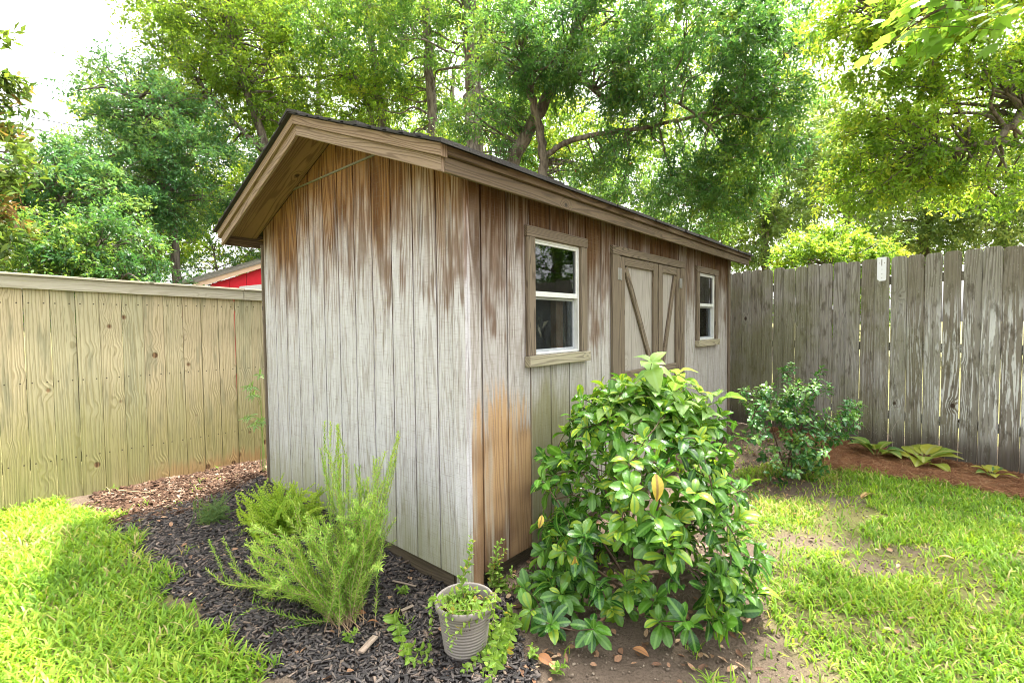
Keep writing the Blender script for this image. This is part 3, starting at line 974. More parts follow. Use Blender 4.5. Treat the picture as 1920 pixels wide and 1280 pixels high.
# ------------------------------------------------------------------ neighbour's red shed
ns = thing('red_shed', 'bright red shed with light trim and grey roof behind the board fence', 'shed', (4.0, 9.0, GZ))
Y = 9.0
pL, pR = at(360, 532, 1), at(495, 492, 1)
xl, zl = 1.21, 2.18
sl_ = (2.72 - 2.18) / (2.56 - 1.21)
RW = 3.3                                                  # half width of its gable
M['red'] = mat_plain('red_paint', (0.62, 0.012, 0.03), 0.55, 0.3, 0.12, 14, 0.1)
M['peach'] = mat_plain('pale_trim_paint', (0.62, 0.42, 0.30), 0.6, 0.3, 0.12, 14, 0.1)
M['greyroof'] = mat_plain('grey_roof', (0.20, 0.175, 0.15), 0.9, 0.2, 0.4, 40, 0.5)
xm = xl + RW
zt = zl + RW * sl_
b_ = MB()
n = 18
for i in range(n):
    xa = xl + 0.33 + (2 * RW - 0.66) * i / n; xb = xl + 0.33 + (2 * RW - 0.66) * (i + 1) / n
    ta = zl + sl_ * min(xa - xl, 2 * RW - (xa - xl)) - 0.12; tb = zl + sl_ * min(xb - xl, 2 * RW - (xb - xl)) - 0.12
    b_.hexa([(xa + .004, Y, -0.1), (xb - .004, Y, -0.1), (xb - .004, Y + 0.04, -0.1), (xa + .004, Y + 0.04, -0.1), (xa + .004, Y, ta), (xb - .004, Y, tb), (xb - .004, Y + 0.04, tb), (xa + .004, Y + 0.04, ta)], 2)
for xa in (xl + 0.33, xl + 2 * RW - 0.37):
    b_.box(xa, xa + 0.04, Y + 0.041, Y + 4.0, -0.1, zl - 0.02, 2)
b_.build('wall', M['red'], ns)
rf = MB(); tr_ = MB()
for sgn in (0, 1):
    e0 = xl if sgn == 0 else xl + 2 * RW
    q = lambda x, y, dz: (x, y, (zl if x == e0 else zt) + dz)
    a, b = (e0, xm) if sgn == 0 else (xm, e0)
    rf.hexa([q(a, Y - 0.17, 0), q(b, Y - 0.17, 0), q(b, Y + 4.1, 0), q(a, Y + 4.1, 0), q(a, Y - 0.17, 0.045), q(b, Y - 0.17, 0.045), q(b, Y + 4.1, 0.045), q(a, Y + 4.1, 0.045)], 0)
    tr_.hexa([q(a, Y - 0.15, -0.10), q(b, Y - 0.15, -0.10), q(b, Y - 0.11, -0.10), q(a, Y - 0.11, -0.10), q(a, Y - 0.15, -0.002), q(b, Y - 0.15, -0.002), q(b, Y - 0.11, -0.002), q(a, Y - 0.11, -0.002)], 0)
rf.build('roof', M['greyroof'], ns)
tr_.build('rake_board', M['peach'], ns)
b_ = MB(); b_.hexa([(2.30, Y - 0.03, 2.05), (5.8, Y - 0.03, 2.05), (5.8, Y - 0.002, 2.05), (2.30, Y - 0.002, 2.05), (2.05, Y - 0.03, 2.13), (5.8, Y - 0.03, 2.72), (5.8, Y - 0.002, 2.72), (2.05, Y - 0.002, 2.13)])
M['creamwall'] = mat_plain('cream_wall_paint', (0.62, 0.60, 0.60), 0.6, 0.3, 0.1, 14, 0.1)
b_ = MB(); b_.hexa([(2.05, Y - 0.03, 1.2), (5.6, Y - 0.03, 1.2), (5.6, Y - 0.002, 1.2), (2.05, Y - 0.002, 1.2), (2.05, Y - 0.03, 2.17), (5.6, Y - 0.03, 2.17 + 0.16 * 3.5), (5.6, Y - 0.002, 2.17 + 0.16 * 3.5), (2.05, Y - 0.002, 2.17)])
b_.build('door_panel', M['creamwall'], ns)
# ------------------------------------------------------------------ ground
P_LAWN_L = np.vstack([gpoly([(0, 958), (120, 943), (172, 958), (215, 1000), (250, 1050), (290, 1085), (345, 1112), (400, 1160), (440, 1215), (485, 1250), (520, 1300), (560, 1400)]),
                      [(-1.6, -1.2), (-4.5, -0.5), (-4.5, 3.56)]])
P_MULCH = np.vstack([gpoly([(205, 985), (250, 1055), (300, 1095), (360, 1130), (410, 1170), (450, 1225), (495, 1260), (530, 1310), (620, 1420), (950, 1420), (1010, 1270), (960, 1160), (930, 1105)]),
                     [(0.3, 0.3), (0.3, 2.6), (-0.05, 2.62)], gpoly([(440, 925), (370, 938), (270, 955)])])
P_CHIP = np.vstack([gpoly([(150, 956), (215, 985), (290, 975), (400, 945), (450, 925)]), [(-0.02, 2.65), (1.6, 2.6), (1.6, 3.59), (-1.0, 3.59)]])
P_STRAW = np.vstack([gpoly([(1545, 872), (1585, 885), (1650, 893), (1720, 905), (1790, 915), (1920, 940)]), [(3.0, -4.0), (4.2, -4.3), (5.3, -0.5), (5.38, -0.2)]])
P_LAWN_R = np.vstack([gpoly([(1395, 880), (1540, 872), (1600, 884), (1680, 897), (1770, 912), (1920, 942)]), [(3.0, -4.0), (0.2, -4.2)], gpoly([(1310, 1400), (1385, 1260), (1420, 1150), (1440, 1080), (1400, 1000), (1370, 940)])])
DIRT = [(ground_pt(1500, 1010)[:2], 0.42, 0.17), (ground_pt(1400, 1040)[:2], 0.40, 0.26), (ground_pt(1450, 1260)[:2], 0.22, 0.16), (ground_pt(1720, 1030)[:2], 0.2, 0.1), (ground_pt(1640, 1060)[:2], 0.30, 0.14), (ground_pt(1460, 915)[:2], 0.55, 0.28), (ground_pt(1400, 1190)[:2], 0.20, 0.18), (ground_pt(1560, 935)[:2], 0.25, 0.12)]


def soft(P, poly, w_=0.10, seed=3):
    """membership of a patch with a ragged edge"""
    q = P[:, :2].copy()
    q[:, 0] += (vnoise(P, 6, seed) - 0.5) * w_ * 2 + (vnoise(P, 22, seed + 1) - 0.5) * w_
    q[:, 1] += (vnoise(P, 6, seed + 2) - 0.5) * w_ * 2 + (vnoise(P, 22, seed + 3) - 0.5) * w_
    return inpoly(q, poly)


def dirtiness(P):
    d = np.zeros(len(P))
    ax = np.array([math.cos(YAW - math.pi / 2), math.sin(YAW - math.pi / 2)])
    ay = np.array([math.cos(YAW), math.sin(YAW)])
    for c, a, b in DIRT:
        q = P[:, :2] - c
        r = np.sqrt(((q @ ax) / a) ** 2 + ((q @ ay) / b) ** 2) + (vnoise(P, 7, 11) - 0.5) * 0.9
        d = np.maximum(d, np.clip(1.4 - r, 0, 1))
    return d


def grid(x0, x1, y0, y1, step):
    xs = np.arange(x0, x1 + step / 2, step); ys = np.arange(y0, y1 + step / 2, step)
    X, Y_ = np.meshgrid(xs, ys, indexing='ij')
    P = np.stack([X.ravel(), Y_.ravel()], 1)
    ny = len(ys)
    i, j = np.meshgrid(np.arange(len(xs) - 1), np.arange(ny - 1), indexing='ij')
    a = (i * ny + j).ravel()
    return P, np.stack([a, a + ny, a + ny + 1, a + 1], 1)


Pn, Fn = grid(-5, 6.6, -5, 5, 0.04)
z = gheight(Pn)
edge = np.clip(np.minimum.reduce([Pn[:, 0] + 5, 6.6 - Pn[:, 0], Pn[:, 1] + 5, 5 - Pn[:, 1]]) / 0.6, 0, 1)
z = GZ + (z - GZ) * edge
V = [np.column_stack([Pn, z])]
F = [Fn]
# the same sheet carried on to the horizon
def ring(x0, x1, y0, y1, X0, X1, Y0, Y1):
    c = np.array([(x0, y0), (x1, y0), (x1, y1), (x0, y1), (X0, Y0), (X1, Y0), (X1, Y1), (X0, Y1)])
    f = np.array([(0, 4, 5, 1), (1, 5, 6, 2), (2, 6, 7, 3), (3, 7, 4, 0)])
    return np.column_stack([c, np.full(8, GZ)]), f
rv, rf_ = ring(-5, 6.6, -5, 5, -400, 400, -400, 400)
V.append(rv); F.append(rf_ + len(Pn))
att = {}
cen = np.concatenate([Pn[Fn].mean(1), rv[rf_][:, :, :2].mean(1)])
att['mulch'] = soft(cen, P_MULCH, 0.07, 20).astype(float)
att['chip'] = soft(cen, P_CHIP, 0.06, 30).astype(float)
att['straw'] = soft(cen, P_STRAW, 0.05, 40).astype(float)
att['dirt'] = dirtiness(cen)
lawn = np.maximum(soft(cen, P_LAWN_L, 0.06, 50), soft(cen, P_LAWN_R, 0.08, 60)).astype(float)
lawn = np.maximum(lawn, ((cen[:, 1] > 3.75) | (cen[:, 0] > 5.9) | (cen[:, 0] < -4)).astype(float))
att['lawn'] = lawn * (1 - att['dirt'])
g = G('soil')
n1 = g.noise(g.pos(), 9, 5, 0.65); n2 = g.noise(g.pos(), 90, 4, 0.7); n3 = g.noise(g.pos(), 1.4, 3, 0.5)
c = g.mix(n1, (0.10, 0.072, 0.052), (0.19, 0.145, 0.108))
c = g.mix(g.ss(n2, 0.45, 0.7), c, (0.10, 0.075, 0.055))
pale = g.ss(n3, 0.5, 0.62)
c = g.mix(g.m('MULTIPLY', pale, 0.5), c, (0.20, 0.155, 0.112))
c = g.mix(g.m('MULTIPLY', g.attr('lawn', 'Fac'), 0.7), c, (0.16, 0.16, 0.05))
c = g.mix(g.m('MULTIPLY', g.attr('mulch', 'Fac'), 0.9), c, (0.030, 0.026, 0.026))
c = g.mix(g.m('MULTIPLY', g.attr('chip', 'Fac'), 0.8), c, g.mix(g.ss(n2, 0.4, 0.6), (0.09, 0.05, 0.03), (0.27, 0.17, 0.11)))
c = g.mix(g.m('MULTIPLY', g.attr('straw', 'Fac'), 0.9), c, (0.15, 0.065, 0.035))
dp = g.sep(g.pos())
M['soil'] = g.done(g.pbsdf(c, 0.95, 0.1, g.bump(g.m('ADD', n1, n2), 0.9, 0.02)))
gr_o = fastmesh('ground', np.concatenate(V), [np.concatenate(F)], M['soil'], attrs=att)
tag(gr_o, kind='structure')


def points_in(poly, dens, soft_w, seed, extra=None):
    lo, hi = poly.min(0) - 0.1, poly.max(0) + 0.1
    n = int(dens * (hi[0] - lo[0]) * (hi[1] - lo[1]))
    P = rng.random((n, 2)) * (hi - lo) + lo
    k = soft(P, poly, soft_w, seed)
    P = P[k]
    # nothing under the shed and nothing far outside the view
    k = ~((P[:, 0] > 0.0) & (P[:, 0] < L) & (P[:, 1] > 0.02) & (P[:, 1] < W))
    P = P[k]
    return P


def on_ground(P, dz=0.0):
    return np.column_stack([P, gheight(P) + dz])


def rdir(n, up=0.0):
    a = rng.random(n) * 2 * np.pi
    return np.column_stack([np.cos(a), np.sin(a), up * rng.normal(0, 1, n)])


def upn(n, s_):
    return unit(np.column_stack([rng.normal(0, s_, n), rng.normal(0, s_, n), np.ones(n)]))


CHIP_V = [(-.5, -.5, 0), (.5, -.35, 0), (.5, .45, 0), (-.5, .5, 0), (-.45, -.42, 1), (.42, -.3, 1), (.46, .36, 1), (-.42, .4, 1)]
CHIP_F = [np.array([(3, 2, 1, 0), (4, 5, 6, 7), (0, 1, 5, 4), (1, 2, 6, 5), (2, 3, 7, 6), (3, 0, 4, 7)])]


def chips(name, label, P, len_r, asp, thick, mat, dz=0.012, tilt=0.35, tint=None):
    n = len(P)
    s_ = rng.uniform(*len_r, n) * np.where(rng.random(n) < 0.12, 1.7, 1.0)
    sc = np.column_stack([s_, s_ * rng.uniform(*asp, n), rng.uniform(*thick, n)])
    v, f, _ = scatter(CHIP_V, CHIP_F, on_ground(P) + np.column_stack([np.zeros((n, 2)), rng.random(n) * dz]), rdir(n, tilt * 0.8), upn(n, tilt), sc)
    t = rng.random(n) if tint is None else tint
    o = fastmesh(name, v, f, mat, attrs={'tint': perface(CHIP_F, t)})
    return tag(o, label, kind='stuff')


M['mulchchip'] = mat_tint('black_mulch_chip', [(0, (0.020, 0.018, 0.018)), (0.5, (0.058, 0.051, 0.049)), (0.8, (0.13, 0.108, 0.094)), (0.95, (0.16, 0.115, 0.085)), (1.0, (0.30, 0.23, 0.18))], 0.75, 0.3)
M['barkchip'] = mat_tint('brown_bark_chip', [(0, (0.045, 0.024, 0.015)), (0.5, (0.085, 0.045, 0.027)), (0.85, (0.155, 0.095, 0.062)), (1.0, (0.28, 0.21, 0.16))])
M['straw'] = mat_tint('pine_needle_straw', [(0, (0.12, 0.045, 0.022)), (0.5, (0.27, 0.115, 0.055)), (0.85, (0.40, 0.20, 0.10)), (1.0, (0.50, 0.33, 0.19))])
M['litter'] = mat_tint('leaf_litter', [(0, (0.10, 0.05, 0.03)), (0.4, (0.22, 0.115, 0.06)), (0.75, (0.36, 0.21, 0.12)), (1.0, (0.50, 0.36, 0.22))], 0.7, 0.3)

Pm = points_in(P_MULCH, 6200, 0.07, 20)
chips('black_mulch', 'black shredded bark mulch spread around the near corner of the shed', Pm, (0.012, 0.042), (0.12, 0.36), (0.003, 0.008), M['mulchchip'])
Pb = points_in(P_CHIP, 3800, 0.06, 30)
chips('bark_chips', 'brown bark chips lying between board fence and shed', Pb, (0.02, 0.055), (0.2, 0.6), (0.003, 0.006), M['barkchip'])
# straw needles
NE_V = [(-.5, -.5, 0), (.5, -.5, 0), (.5, .5, 0), (-.5, .5, 0)]
NE_F = [np.array([(0, 1, 2, 3)])]
BL_V = [(0, -.5, 0), (0, .5, 0), (.5, .5, .16), (.5, -.5, .16), (1, 0, 0.0)]
Ps = points_in(P_STRAW, 9000, 0.05, 40)
n = len(Ps)
v, f, _ = scatter([(-.5, -.5, 0), (-.5, .5, 0), (0, .5, .12), (0, -.5, .12), (.5, .5, 0), (.5, -.5, 0)], [np.array([(0, 3, 2, 1), (3, 5, 4, 2)])], on_ground(Ps) + np.column_stack([np.zeros((n, 2)), rng.random(n) * 0.025]),
                  rdir(n, 0.22), upn(n, 0.3), np.column_stack([rng.uniform(0.10, 0.2, n), np.full(n, 0.0024), rng.uniform(0.05, 0.2, n)]))
tag(fastmesh('pine_straw', v, f, M['straw'], attrs={'tint': perface([np.zeros(2)], rng.random(n))}), 'rusty brown pine straw mulch along the picket fence', kind='stuff')

# leaf litter and crumbs on bare soil
LF_V = [(0, 0, 0), (.3, .5, .12), (.7, .42, .1), (1, 0, .05), (.7, -.42, .14), (.3, -.5, .06), (.5, 0, 0)]
LF_F = [np.array([(0, 6, 1), (1, 6, 2), (2, 6, 3), (3, 6, 4), (4, 6, 5), (5, 6, 0)])]
under = np.vstack([gpoly([(960, 1160), (1010, 1280), (1330, 1300), (1430, 1180), (1420, 1000)]), [(3.2, -0.9), (4.8, -0.4), (4.8, 0.3), (4.25, -0.03), (0.1, -0.05)]])
Pl = np.vstack([points_in(under, 200, 0.1, 70), points_in(P_LAWN_R, 22, 0.1, 71), points_in(P_MULCH, 45, 0.05, 72), points_in(P_CHIP, 130, 0.05, 73)])
n = len(Pl)
v, f, _ = scatter(LF_V, LF_F, on_ground(Pl, 0.012), rdir(n, 0.2), upn(n, 0.45), np.column_stack([rng.uniform(0.02, 0.055, n), rng.uniform(0.012, 0.026, n), rng.uniform(0.02, 0.06, n)]))
tag(fastmesh('leaf_litter', v, f, M['litter'], attrs={'tint': perface(LF_F, rng.random(n))}, smooth=False), 'small dry brown leaf litter scattered over the bare soil and mulch', kind='stuff')
M['crumb'] = mat_tint('soil_crumb', [(0, (0.12, 0.09, 0.065)), (0.6, (0.20, 0.155, 0.115)), (1.0, (0.33, 0.27, 0.2))])
Pc = np.vstack([points_in(under, 500, 0.1, 74), points_in(P_LAWN_R, 260, 0.1, 75)])
chips('soil_crumbs', 'loose brown crumbs of bare soil', Pc, (0.004, 0.011), (0.4, 0.9), (0.004, 0.01), M['crumb'], 0.004)

# grass
M['grass'] = mat_leaf('grass_blade', (0.10, 0.20, 0.022), (0.19, 0.34, 0.03), (0.34, 0.43, 0.06), 0.45, 0.5, 0.25, odd=(0.42, 0.36, 0.16), odd_at=0.955)
GR_V = [(0, -.5, 0), (0, .5, 0), (.45, .46, .22), (.45, -.46, .22), (.8, .3, .2), (.8, -.3, .2), (1, 0, .08)]
GR_F = [np.array([(0, 3, 2, 1), (3, 5, 4, 2)]), np.array([(5, 6, 4)])]


def turf(name, label, P, hl, wd, tbias=0.0, seed=0):
    n = len(P)
    ln = rng.uniform(*hl, n) * (0.65 + 0.7 * vnoise(P, 4, 80 + seed))
    d = rdir(n)
    d[:, 2] = rng.uniform(0.1, 1.3, n)
    nr = np.column_stack([-d[:, 0], -d[:, 1], np.full(n, 0.8)])
    v, f, _ = scatter(GR_V, GR_F, on_ground(P, -0.004), d, nr, np.column_stack([ln, rng.uniform(*wd, n), ln * rng.uniform(0.5, 1.3, n)]))
    t = np.clip(0.28 + 0.5 * (vnoise(P, 2.2, 90 + seed) - 0.35) + rng.normal(0, 0.24, n) + tbias, 0, 0.94)
    t[rng.random(n) < 0.05 + 0.25 * (vnoise(P, 1.1, 97 + seed) > 0.72)] = 1.0
    return tag(fastmesh(name, v, f, M['grass'], attrs={'tint': perface(GR_F, t)}), label, kind='stuff')


Pg = points_in(P_LAWN_L, 6500, 0.15, 50)
Pg = Pg[(Pg[:, 0] > -3.2)]
turf('left_lawn', 'bright green coarse lawn grass left of the mulch bed', Pg, (0.035, 0.105), (0.006, 0.0115), 0.16, 1)
Pg = points_in(P_LAWN_R, 7000, 0.14, 60)
dn = dirtiness(Pg)
keep = rng.random(len(Pg)) > np.clip(dn * 1.3 + 0.35 * np.clip((4.0 - np.hypot(Pg[:, 0] - 3.2, Pg[:, 1] + 0.9) * 2.2) / 4.0, 0, 1) + 0.75 * (vnoise(Pg, 3.0, 66) > 0.66) * (Pg[:, 0] < 3.0), 0, 0.91)
turf('right_lawn', 'patchy green lawn grass in front of the picket fence', Pg[keep], (0.025, 0.08), (0.005, 0.010), 0.12, 2)
# sparse tufts strayed into the beds
tu = []
for poly, k in ((P_MULCH, 26), (under, 30), (P_CHIP, 14)):
    lo, hi = poly.min(0), poly.max(0)
    c_ = rng.random((k * 3, 2)) * (hi - lo) + lo
    c_ = c_[inpoly(c_, poly)][:k]
    c_ = c_[~((c_[:, 0] > -0.08) & (c_[:, 1] > -0.05))]
    for q in c_:
        tu.append(q + rng.normal(0, 0.025, (int(rng.integers(5, 16)), 2)))
turf('grass_tufts', 'stray grass tufts growing up through mulch and bare soil', np.vstack(tu), (0.03, 0.08), (0.004, 0.007), 0.1, 3)

# ------------------------------------------------------------------ trees
M['bark_grey'] = mat_bark('grey_bark', (0.075, 0.06, 0.05), (0.21, 0.18, 0.15))
M['bark_brown'] = mat_bark('brown_bark', (0.06, 0.04, 0.03), (0.17, 0.125, 0.09))
M['lf_oak'] = mat_leaf('dark_oak_leaf', (0.045, 0.13, 0.045), (0.095, 0.215, 0.06), (0.21, 0.32, 0.06), 0.46, 0.38, 0.5, odd=(0.30, 0.12, 0.04), odd_at=0.985)
M['lf_mid'] = mat_leaf('mid_green_leaf', (0.075, 0.17, 0.045), (0.14, 0.27, 0.06), (0.27, 0.36, 0.065), 0.5, 0.5, 0.3)
M['lf_yel'] = mat_leaf('yellow_green_leaf', (0.10, 0.19, 0.035), (0.20, 0.32, 0.045), (0.36, 0.40, 0.06), 0.58, 0.5, 0.3)
M['lf_sun'] = mat_leaf('sunlit_oak_leaf', (0.11, 0.22, 0.04), (0.23, 0.37, 0.05), (0.42, 0.47, 0.07), 0.62, 0.5, 0.3)  # backlit glow put into the brighter leaf colours of the overhanging oak
M['lf_blue'] = mat_leaf('blue_green_leaf', (0.055, 0.15, 0.06), (0.115, 0.245, 0.09), (0.23, 0.35, 0.10), 0.48, 0.5, 0.3)
M['lf_pale'] = mat_leaf('haze_pale_leaf', (0.09, 0.16, 0.06), (0.17, 0.26, 0.085), (0.30, 0.36, 0.12), 0.5, 0.55, 0.25)  # colours paled to stand in for haze
M['lf_mag'] = mat_leaf('magnolia_leaf', (0.06, 0.12, 0.03), (0.15, 0.22, 0.04), (0.24, 0.14, 0.06), 0.35, 0.3, 0.5)
M['lf_maple'] = mat_leaf('bright_maple_leaf', (0.12, 0.25, 0.04), (0.20, 0.36, 0.06), (0.29, 0.44, 0.09), 0.5, 0.45, 0.35)

TL_V = [(0, 0, 0), (.45, .5, .10), (1, 0, -0.05), (.45, -.5, .10)]
TL_F = [np.array([(0, 3, 2, 1)])]


def leafsprays(centres, sizes, per, leaf, droop, outward, tint, spread=1.0):
    """leaf arrays: every centre carries twigs, every twig carries leaves"""
    nt, nl = per
    n = len(centres)
    td = unit(rng.normal(0, 1, (n, nt, 3)) * np.array([1, 1, 0.6]) + outward[:, None, :] * 0.7 + np.array([0, 0, -droop]))
    tl = sizes[:, None] * rng.uniform(0.5, 1.15, (n, nt)) * spread
    t = (np.arange(nl) + 0.5) / nl
    t = 0.12 + 0.9 * t[None, None, :] + rng.normal(0, 0.03, (n, nt, nl))
    st = centres[:, None, :] + rng.normal(0, 0.12, (n, nt, 3)) * sizes[:, None, None]
    pos = st[:, :, None, :] + td[:, :, None, :] * (tl[:, :, None] * t)[..., None]
    pos[..., 2] -= droop * 0.5 * (tl[:, :, None] * t) ** 2
    pos += rng.normal(0, 0.022, pos.shape)
    d = td[:, :, None, :] * 0.55 + unit(rng.normal(0, 1, pos.shape)) * 0.9 + np.array([0, 0, -0.25])
    nr = np.array([0, 0, 1.0]) + rng.normal(0, 0.55, pos.shape)
    k = n * nt * nl
    s_ = rng.uniform(0.7, 1.25, k) * leaf[0]
    sc = np.column_stack([s_, s_ * leaf[1], s_ * rng.uniform(0.3, 1.0, k)])
    tn = np.repeat(tint, nt * nl) + rng.normal(0, 0.13, k)
    ends = (st, td, tl)
    return pos.reshape(-1, 3), d.reshape(-1, 3), nr.reshape(-1, 3), sc, np.clip(tn, 0, 0.96), ends


def make_tree(name, label, cat, trunks, blobs, mat, bark='bark_grey', leaf=(0.08, 0.38), per=(9, 16), size=0.45, droop=0.25, tint=0.4, tvar=0.2, group=None, twigs=True, base=None, gapcut=0.0, odd=0.0, crownname='crown', minr=0.008, shell=0.45):
    """trunks: [(world points, r0, r1)], blobs: [(centre, (rx, ry, rz), n)]"""
    tb = Tubes()
    nodes, nrad = [], []
    for pts, r0, r1 in trunks:
        c_ = curve(pts, 8)
        c_ = c_ + np.vstack([np.zeros(3), rng.normal(0, r0 * 0.12, (len(c_) - 1, 3))])
        rr = np.linspace(r0, r1, len(c_))
        tb.add(c_, rr, 9)
        nodes.append(c_); nrad.append(rr)
    nodes = np.concatenate(nodes); nrad = np.concatenate(nrad)
    cs, tn, ow = [], [], []
    for cen, rad, cnt in blobs:
        q = unit(rng.normal(0, 1, (cnt, 3))) * (shell + (1 - shell) * rng.random((cnt, 1)) ** 0.6)
        cs.append(np.asarray(cen) + q * np.asarray(rad)); ow.append(unit(q * np.array([1, 1, 0.7])))
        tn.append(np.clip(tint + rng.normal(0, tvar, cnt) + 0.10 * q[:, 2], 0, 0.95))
    cs = np.concatenate(cs); tn = np.concatenate(tn); ow = np.concatenate(ow)
    ok = cs[:, 2] > 0.25
    cs, tn, ow = cs[ok], tn[ok], ow[ok]
    # limbs: each cluster is joined to the nearest wood already grown
    d0 = np.min(np.linalg.norm(cs[:, None] - nodes[None, ::2], axis=2), axis=1)
    N = [nodes]; R_ = [nrad]
    allN, allR = nodes, nrad
    for ci in np.argsort(d0):
        c_ = cs[ci]
        dv = c_ - allN
        dist = np.linalg.norm(dv, axis=1)
        cost = dist + 0.5 * np.maximum(0, -dv[:, 2]) + 0.02 / (allR + 0.01)
        k = int(np.argmin(cost))
        a = allN[k]; ln = dist[k]
        r0 = min(allR[k] * 0.72, 0.010 + 0.016 * ln)
        mid1 = a + (c_ - a) * 0.35 + rng.normal(0, 0.07 * ln, 3) + np.array([0, 0, 0.05 * ln])
        mid2 = a + (c_ - a) * 0.7 + rng.normal(0, 0.07 * ln, 3) + np.array([0, 0, 0.03 * ln])
        p = curve([a, mid1, mid2, c_], 3)
        rr = np.linspace(r0, max(0.003, r0 * 0.4), len(p))
        tb.add(p, rr, 5)
        allN = np.vstack([allN, p[2:]]); allR = np.concatenate([allR, rr[2:]])
    sz = size * rng.uniform(0.7, 1.3, len(cs))
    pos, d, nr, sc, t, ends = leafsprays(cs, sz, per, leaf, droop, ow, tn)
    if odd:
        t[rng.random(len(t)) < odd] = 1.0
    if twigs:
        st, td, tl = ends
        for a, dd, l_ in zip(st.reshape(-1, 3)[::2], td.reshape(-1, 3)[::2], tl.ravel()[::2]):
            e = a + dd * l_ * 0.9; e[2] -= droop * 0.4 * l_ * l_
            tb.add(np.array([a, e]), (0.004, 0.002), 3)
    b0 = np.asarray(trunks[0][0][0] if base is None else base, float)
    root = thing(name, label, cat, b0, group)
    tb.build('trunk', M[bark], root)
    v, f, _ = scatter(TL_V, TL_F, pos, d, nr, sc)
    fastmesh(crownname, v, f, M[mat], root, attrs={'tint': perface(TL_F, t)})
    return root


def B_(px, py, d, rx, ry, n, rd_=None):
    """foliage mass seen at (px, py), at the given depth, rx and ry in photo pixels"""
    kx, ky = rx * d / FPX, ry * d / FPX
    return (at(px, py, d), (kx if rd_ is None else (kx + rd_) / 2, kx if rd_ is None else (kx + rd_) / 2, ky), n)


def T_(pts, r0, r1):
    """trunk through (px, py, depth) points; the first one is dropped to the ground"""
    w_ = [at(*p) for p in pts]
    g0 = w_[0].copy(); g0[2] = GZ - 0.1
    return ([g0] + w_, r0, r1)
make_tree('oak_tree', 'large dark leaved oak leaning behind the shed with long low limbs over its roof', 'tree',
          [T_([(935, 480, 8.6), (950, 330, 8.5), (1003, 225, 8.4), (1060, 110, 8.2), (1110, -40, 8.0)], 0.17, 0.07),
           T_([(1005, 480, 8.4), (1018, 330, 8.3), (1012, 250, 8.2), (990, 150, 8.0), (985, 20, 7.9)], 0.11, 0.05),
           ([at(1016, 300, 8.3), at(1060, 268, 8.1), at(1120, 252, 7.9), at(1185, 243, 7.7), at(1270, 226, 7.5), at(1400, 190, 7.3)], 0.055, 0.02),
           ([at(1080, 140, 8.2), at(1150, 192, 7.8), at(1220, 180, 7.6), at(1275, 195, 7.4), at(1330, 235, 7.2)], 0.05, 0.015)],
          [B_(980, 110, 7.9, 120, 90, 60), B_(1130, 80, 7.6, 150, 100, 80), B_(1290, 110, 7.3, 150, 120, 90), B_(1420, 90, 7.2, 110, 120, 60),
           B_(1250, 290, 8.3, 150, 80, 55), B_(1360, 330, 7.9, 90, 80, 45), B_(1200, 0, 7.6, 260, 60, 80), B_(1440, 210, 7.0, 60, 100, 26), B_(900, 260, 8.6, 90, 70, 30), B_(1110, 330, 8.8, 100, 50, 28), B_(1290, 385, 8.2, 110, 60, 40)],
          'lf_oak', leaf=(0.085, 0.32), per=(9, 17), size=0.42, droop=0.45, tint=0.48, tvar=0.24, odd=0.002)
make_tree('tall_tree', 'tall tree with twin grey trunk rising straight behind the shed ridge', 'tree',
          [T_([(893, 480, 10.5), (890, 300, 10.5), (886, 200, 10.5), (884, 90, 10.5), (876, -60, 10.4), (860, -250, 10.3)], 0.24, 0.14),
           ([at(886, 160, 10.5), at(902, 90, 10.45), at(912, 10, 10.4), at(925, -120, 10.3)], 0.11, 0.07)],
          [B_(870, -60, 10.2, 200, 110, 90), B_(790, 110, 12.4, 110, 110, 50), B_(960, 150, 10.6, 60, 100, 30), B_(690, 30, 10.3, 130, 90, 65), B_(990, 0, 10.2, 130, 90, 36)],
          'lf_mid', leaf=(0.09, 0.4), per=(9, 15), size=0.55, droop=0.3, tint=0.4)
make_tree('slender_tree', 'slender straight trunked tree left of the twin grey trunk', 'tree',
          [T_([(820, 480, 11.5), (815, 300, 11.5), (808, 170, 11.5), (800, 40, 11.4), (790, -140, 11.3)], 0.15, 0.09)],
          [B_(760, 230, 12.8, 110, 80, 50), B_(840, 290, 11.4, 60, 40, 16), B_(720, 90, 12.9, 110, 90, 56), B_(820, -80, 11.3, 140, 90, 40)],
          'lf_yel', leaf=(0.09, 0.4), per=(9, 15), size=0.55, droop=0.3, tint=0.4)
make_tree('leaning_tree', 'thin leaning tree with pale stems above the left roof slope', 'tree',
          [T_([(740, 480, 12.5), (722, 300, 12.5), (706, 150, 12.4), (694, 50, 12.3), (680, -120, 12.2)], 0.14, 0.08),
           ([at(728, 340, 12.5), at(690, 200, 12.4), at(650, 110, 12.3), at(610, 50, 12.2)], 0.07, 0.03)],
          [B_(620, 220, 12.6, 110, 90, 36), B_(590, 80, 12.3, 110, 90, 36), B_(690, 180, 13.6, 80, 90, 24), B_(640, -50, 12.2, 170, 90, 44), B_(540, 250, 12.5, 80, 90, 36), B_(560, 150, 12.9, 130, 120, 50)],
          'lf_yel', leaf=(0.09, 0.4), per=(9, 15), size=0.58, droop=0.25, tint=0.45)
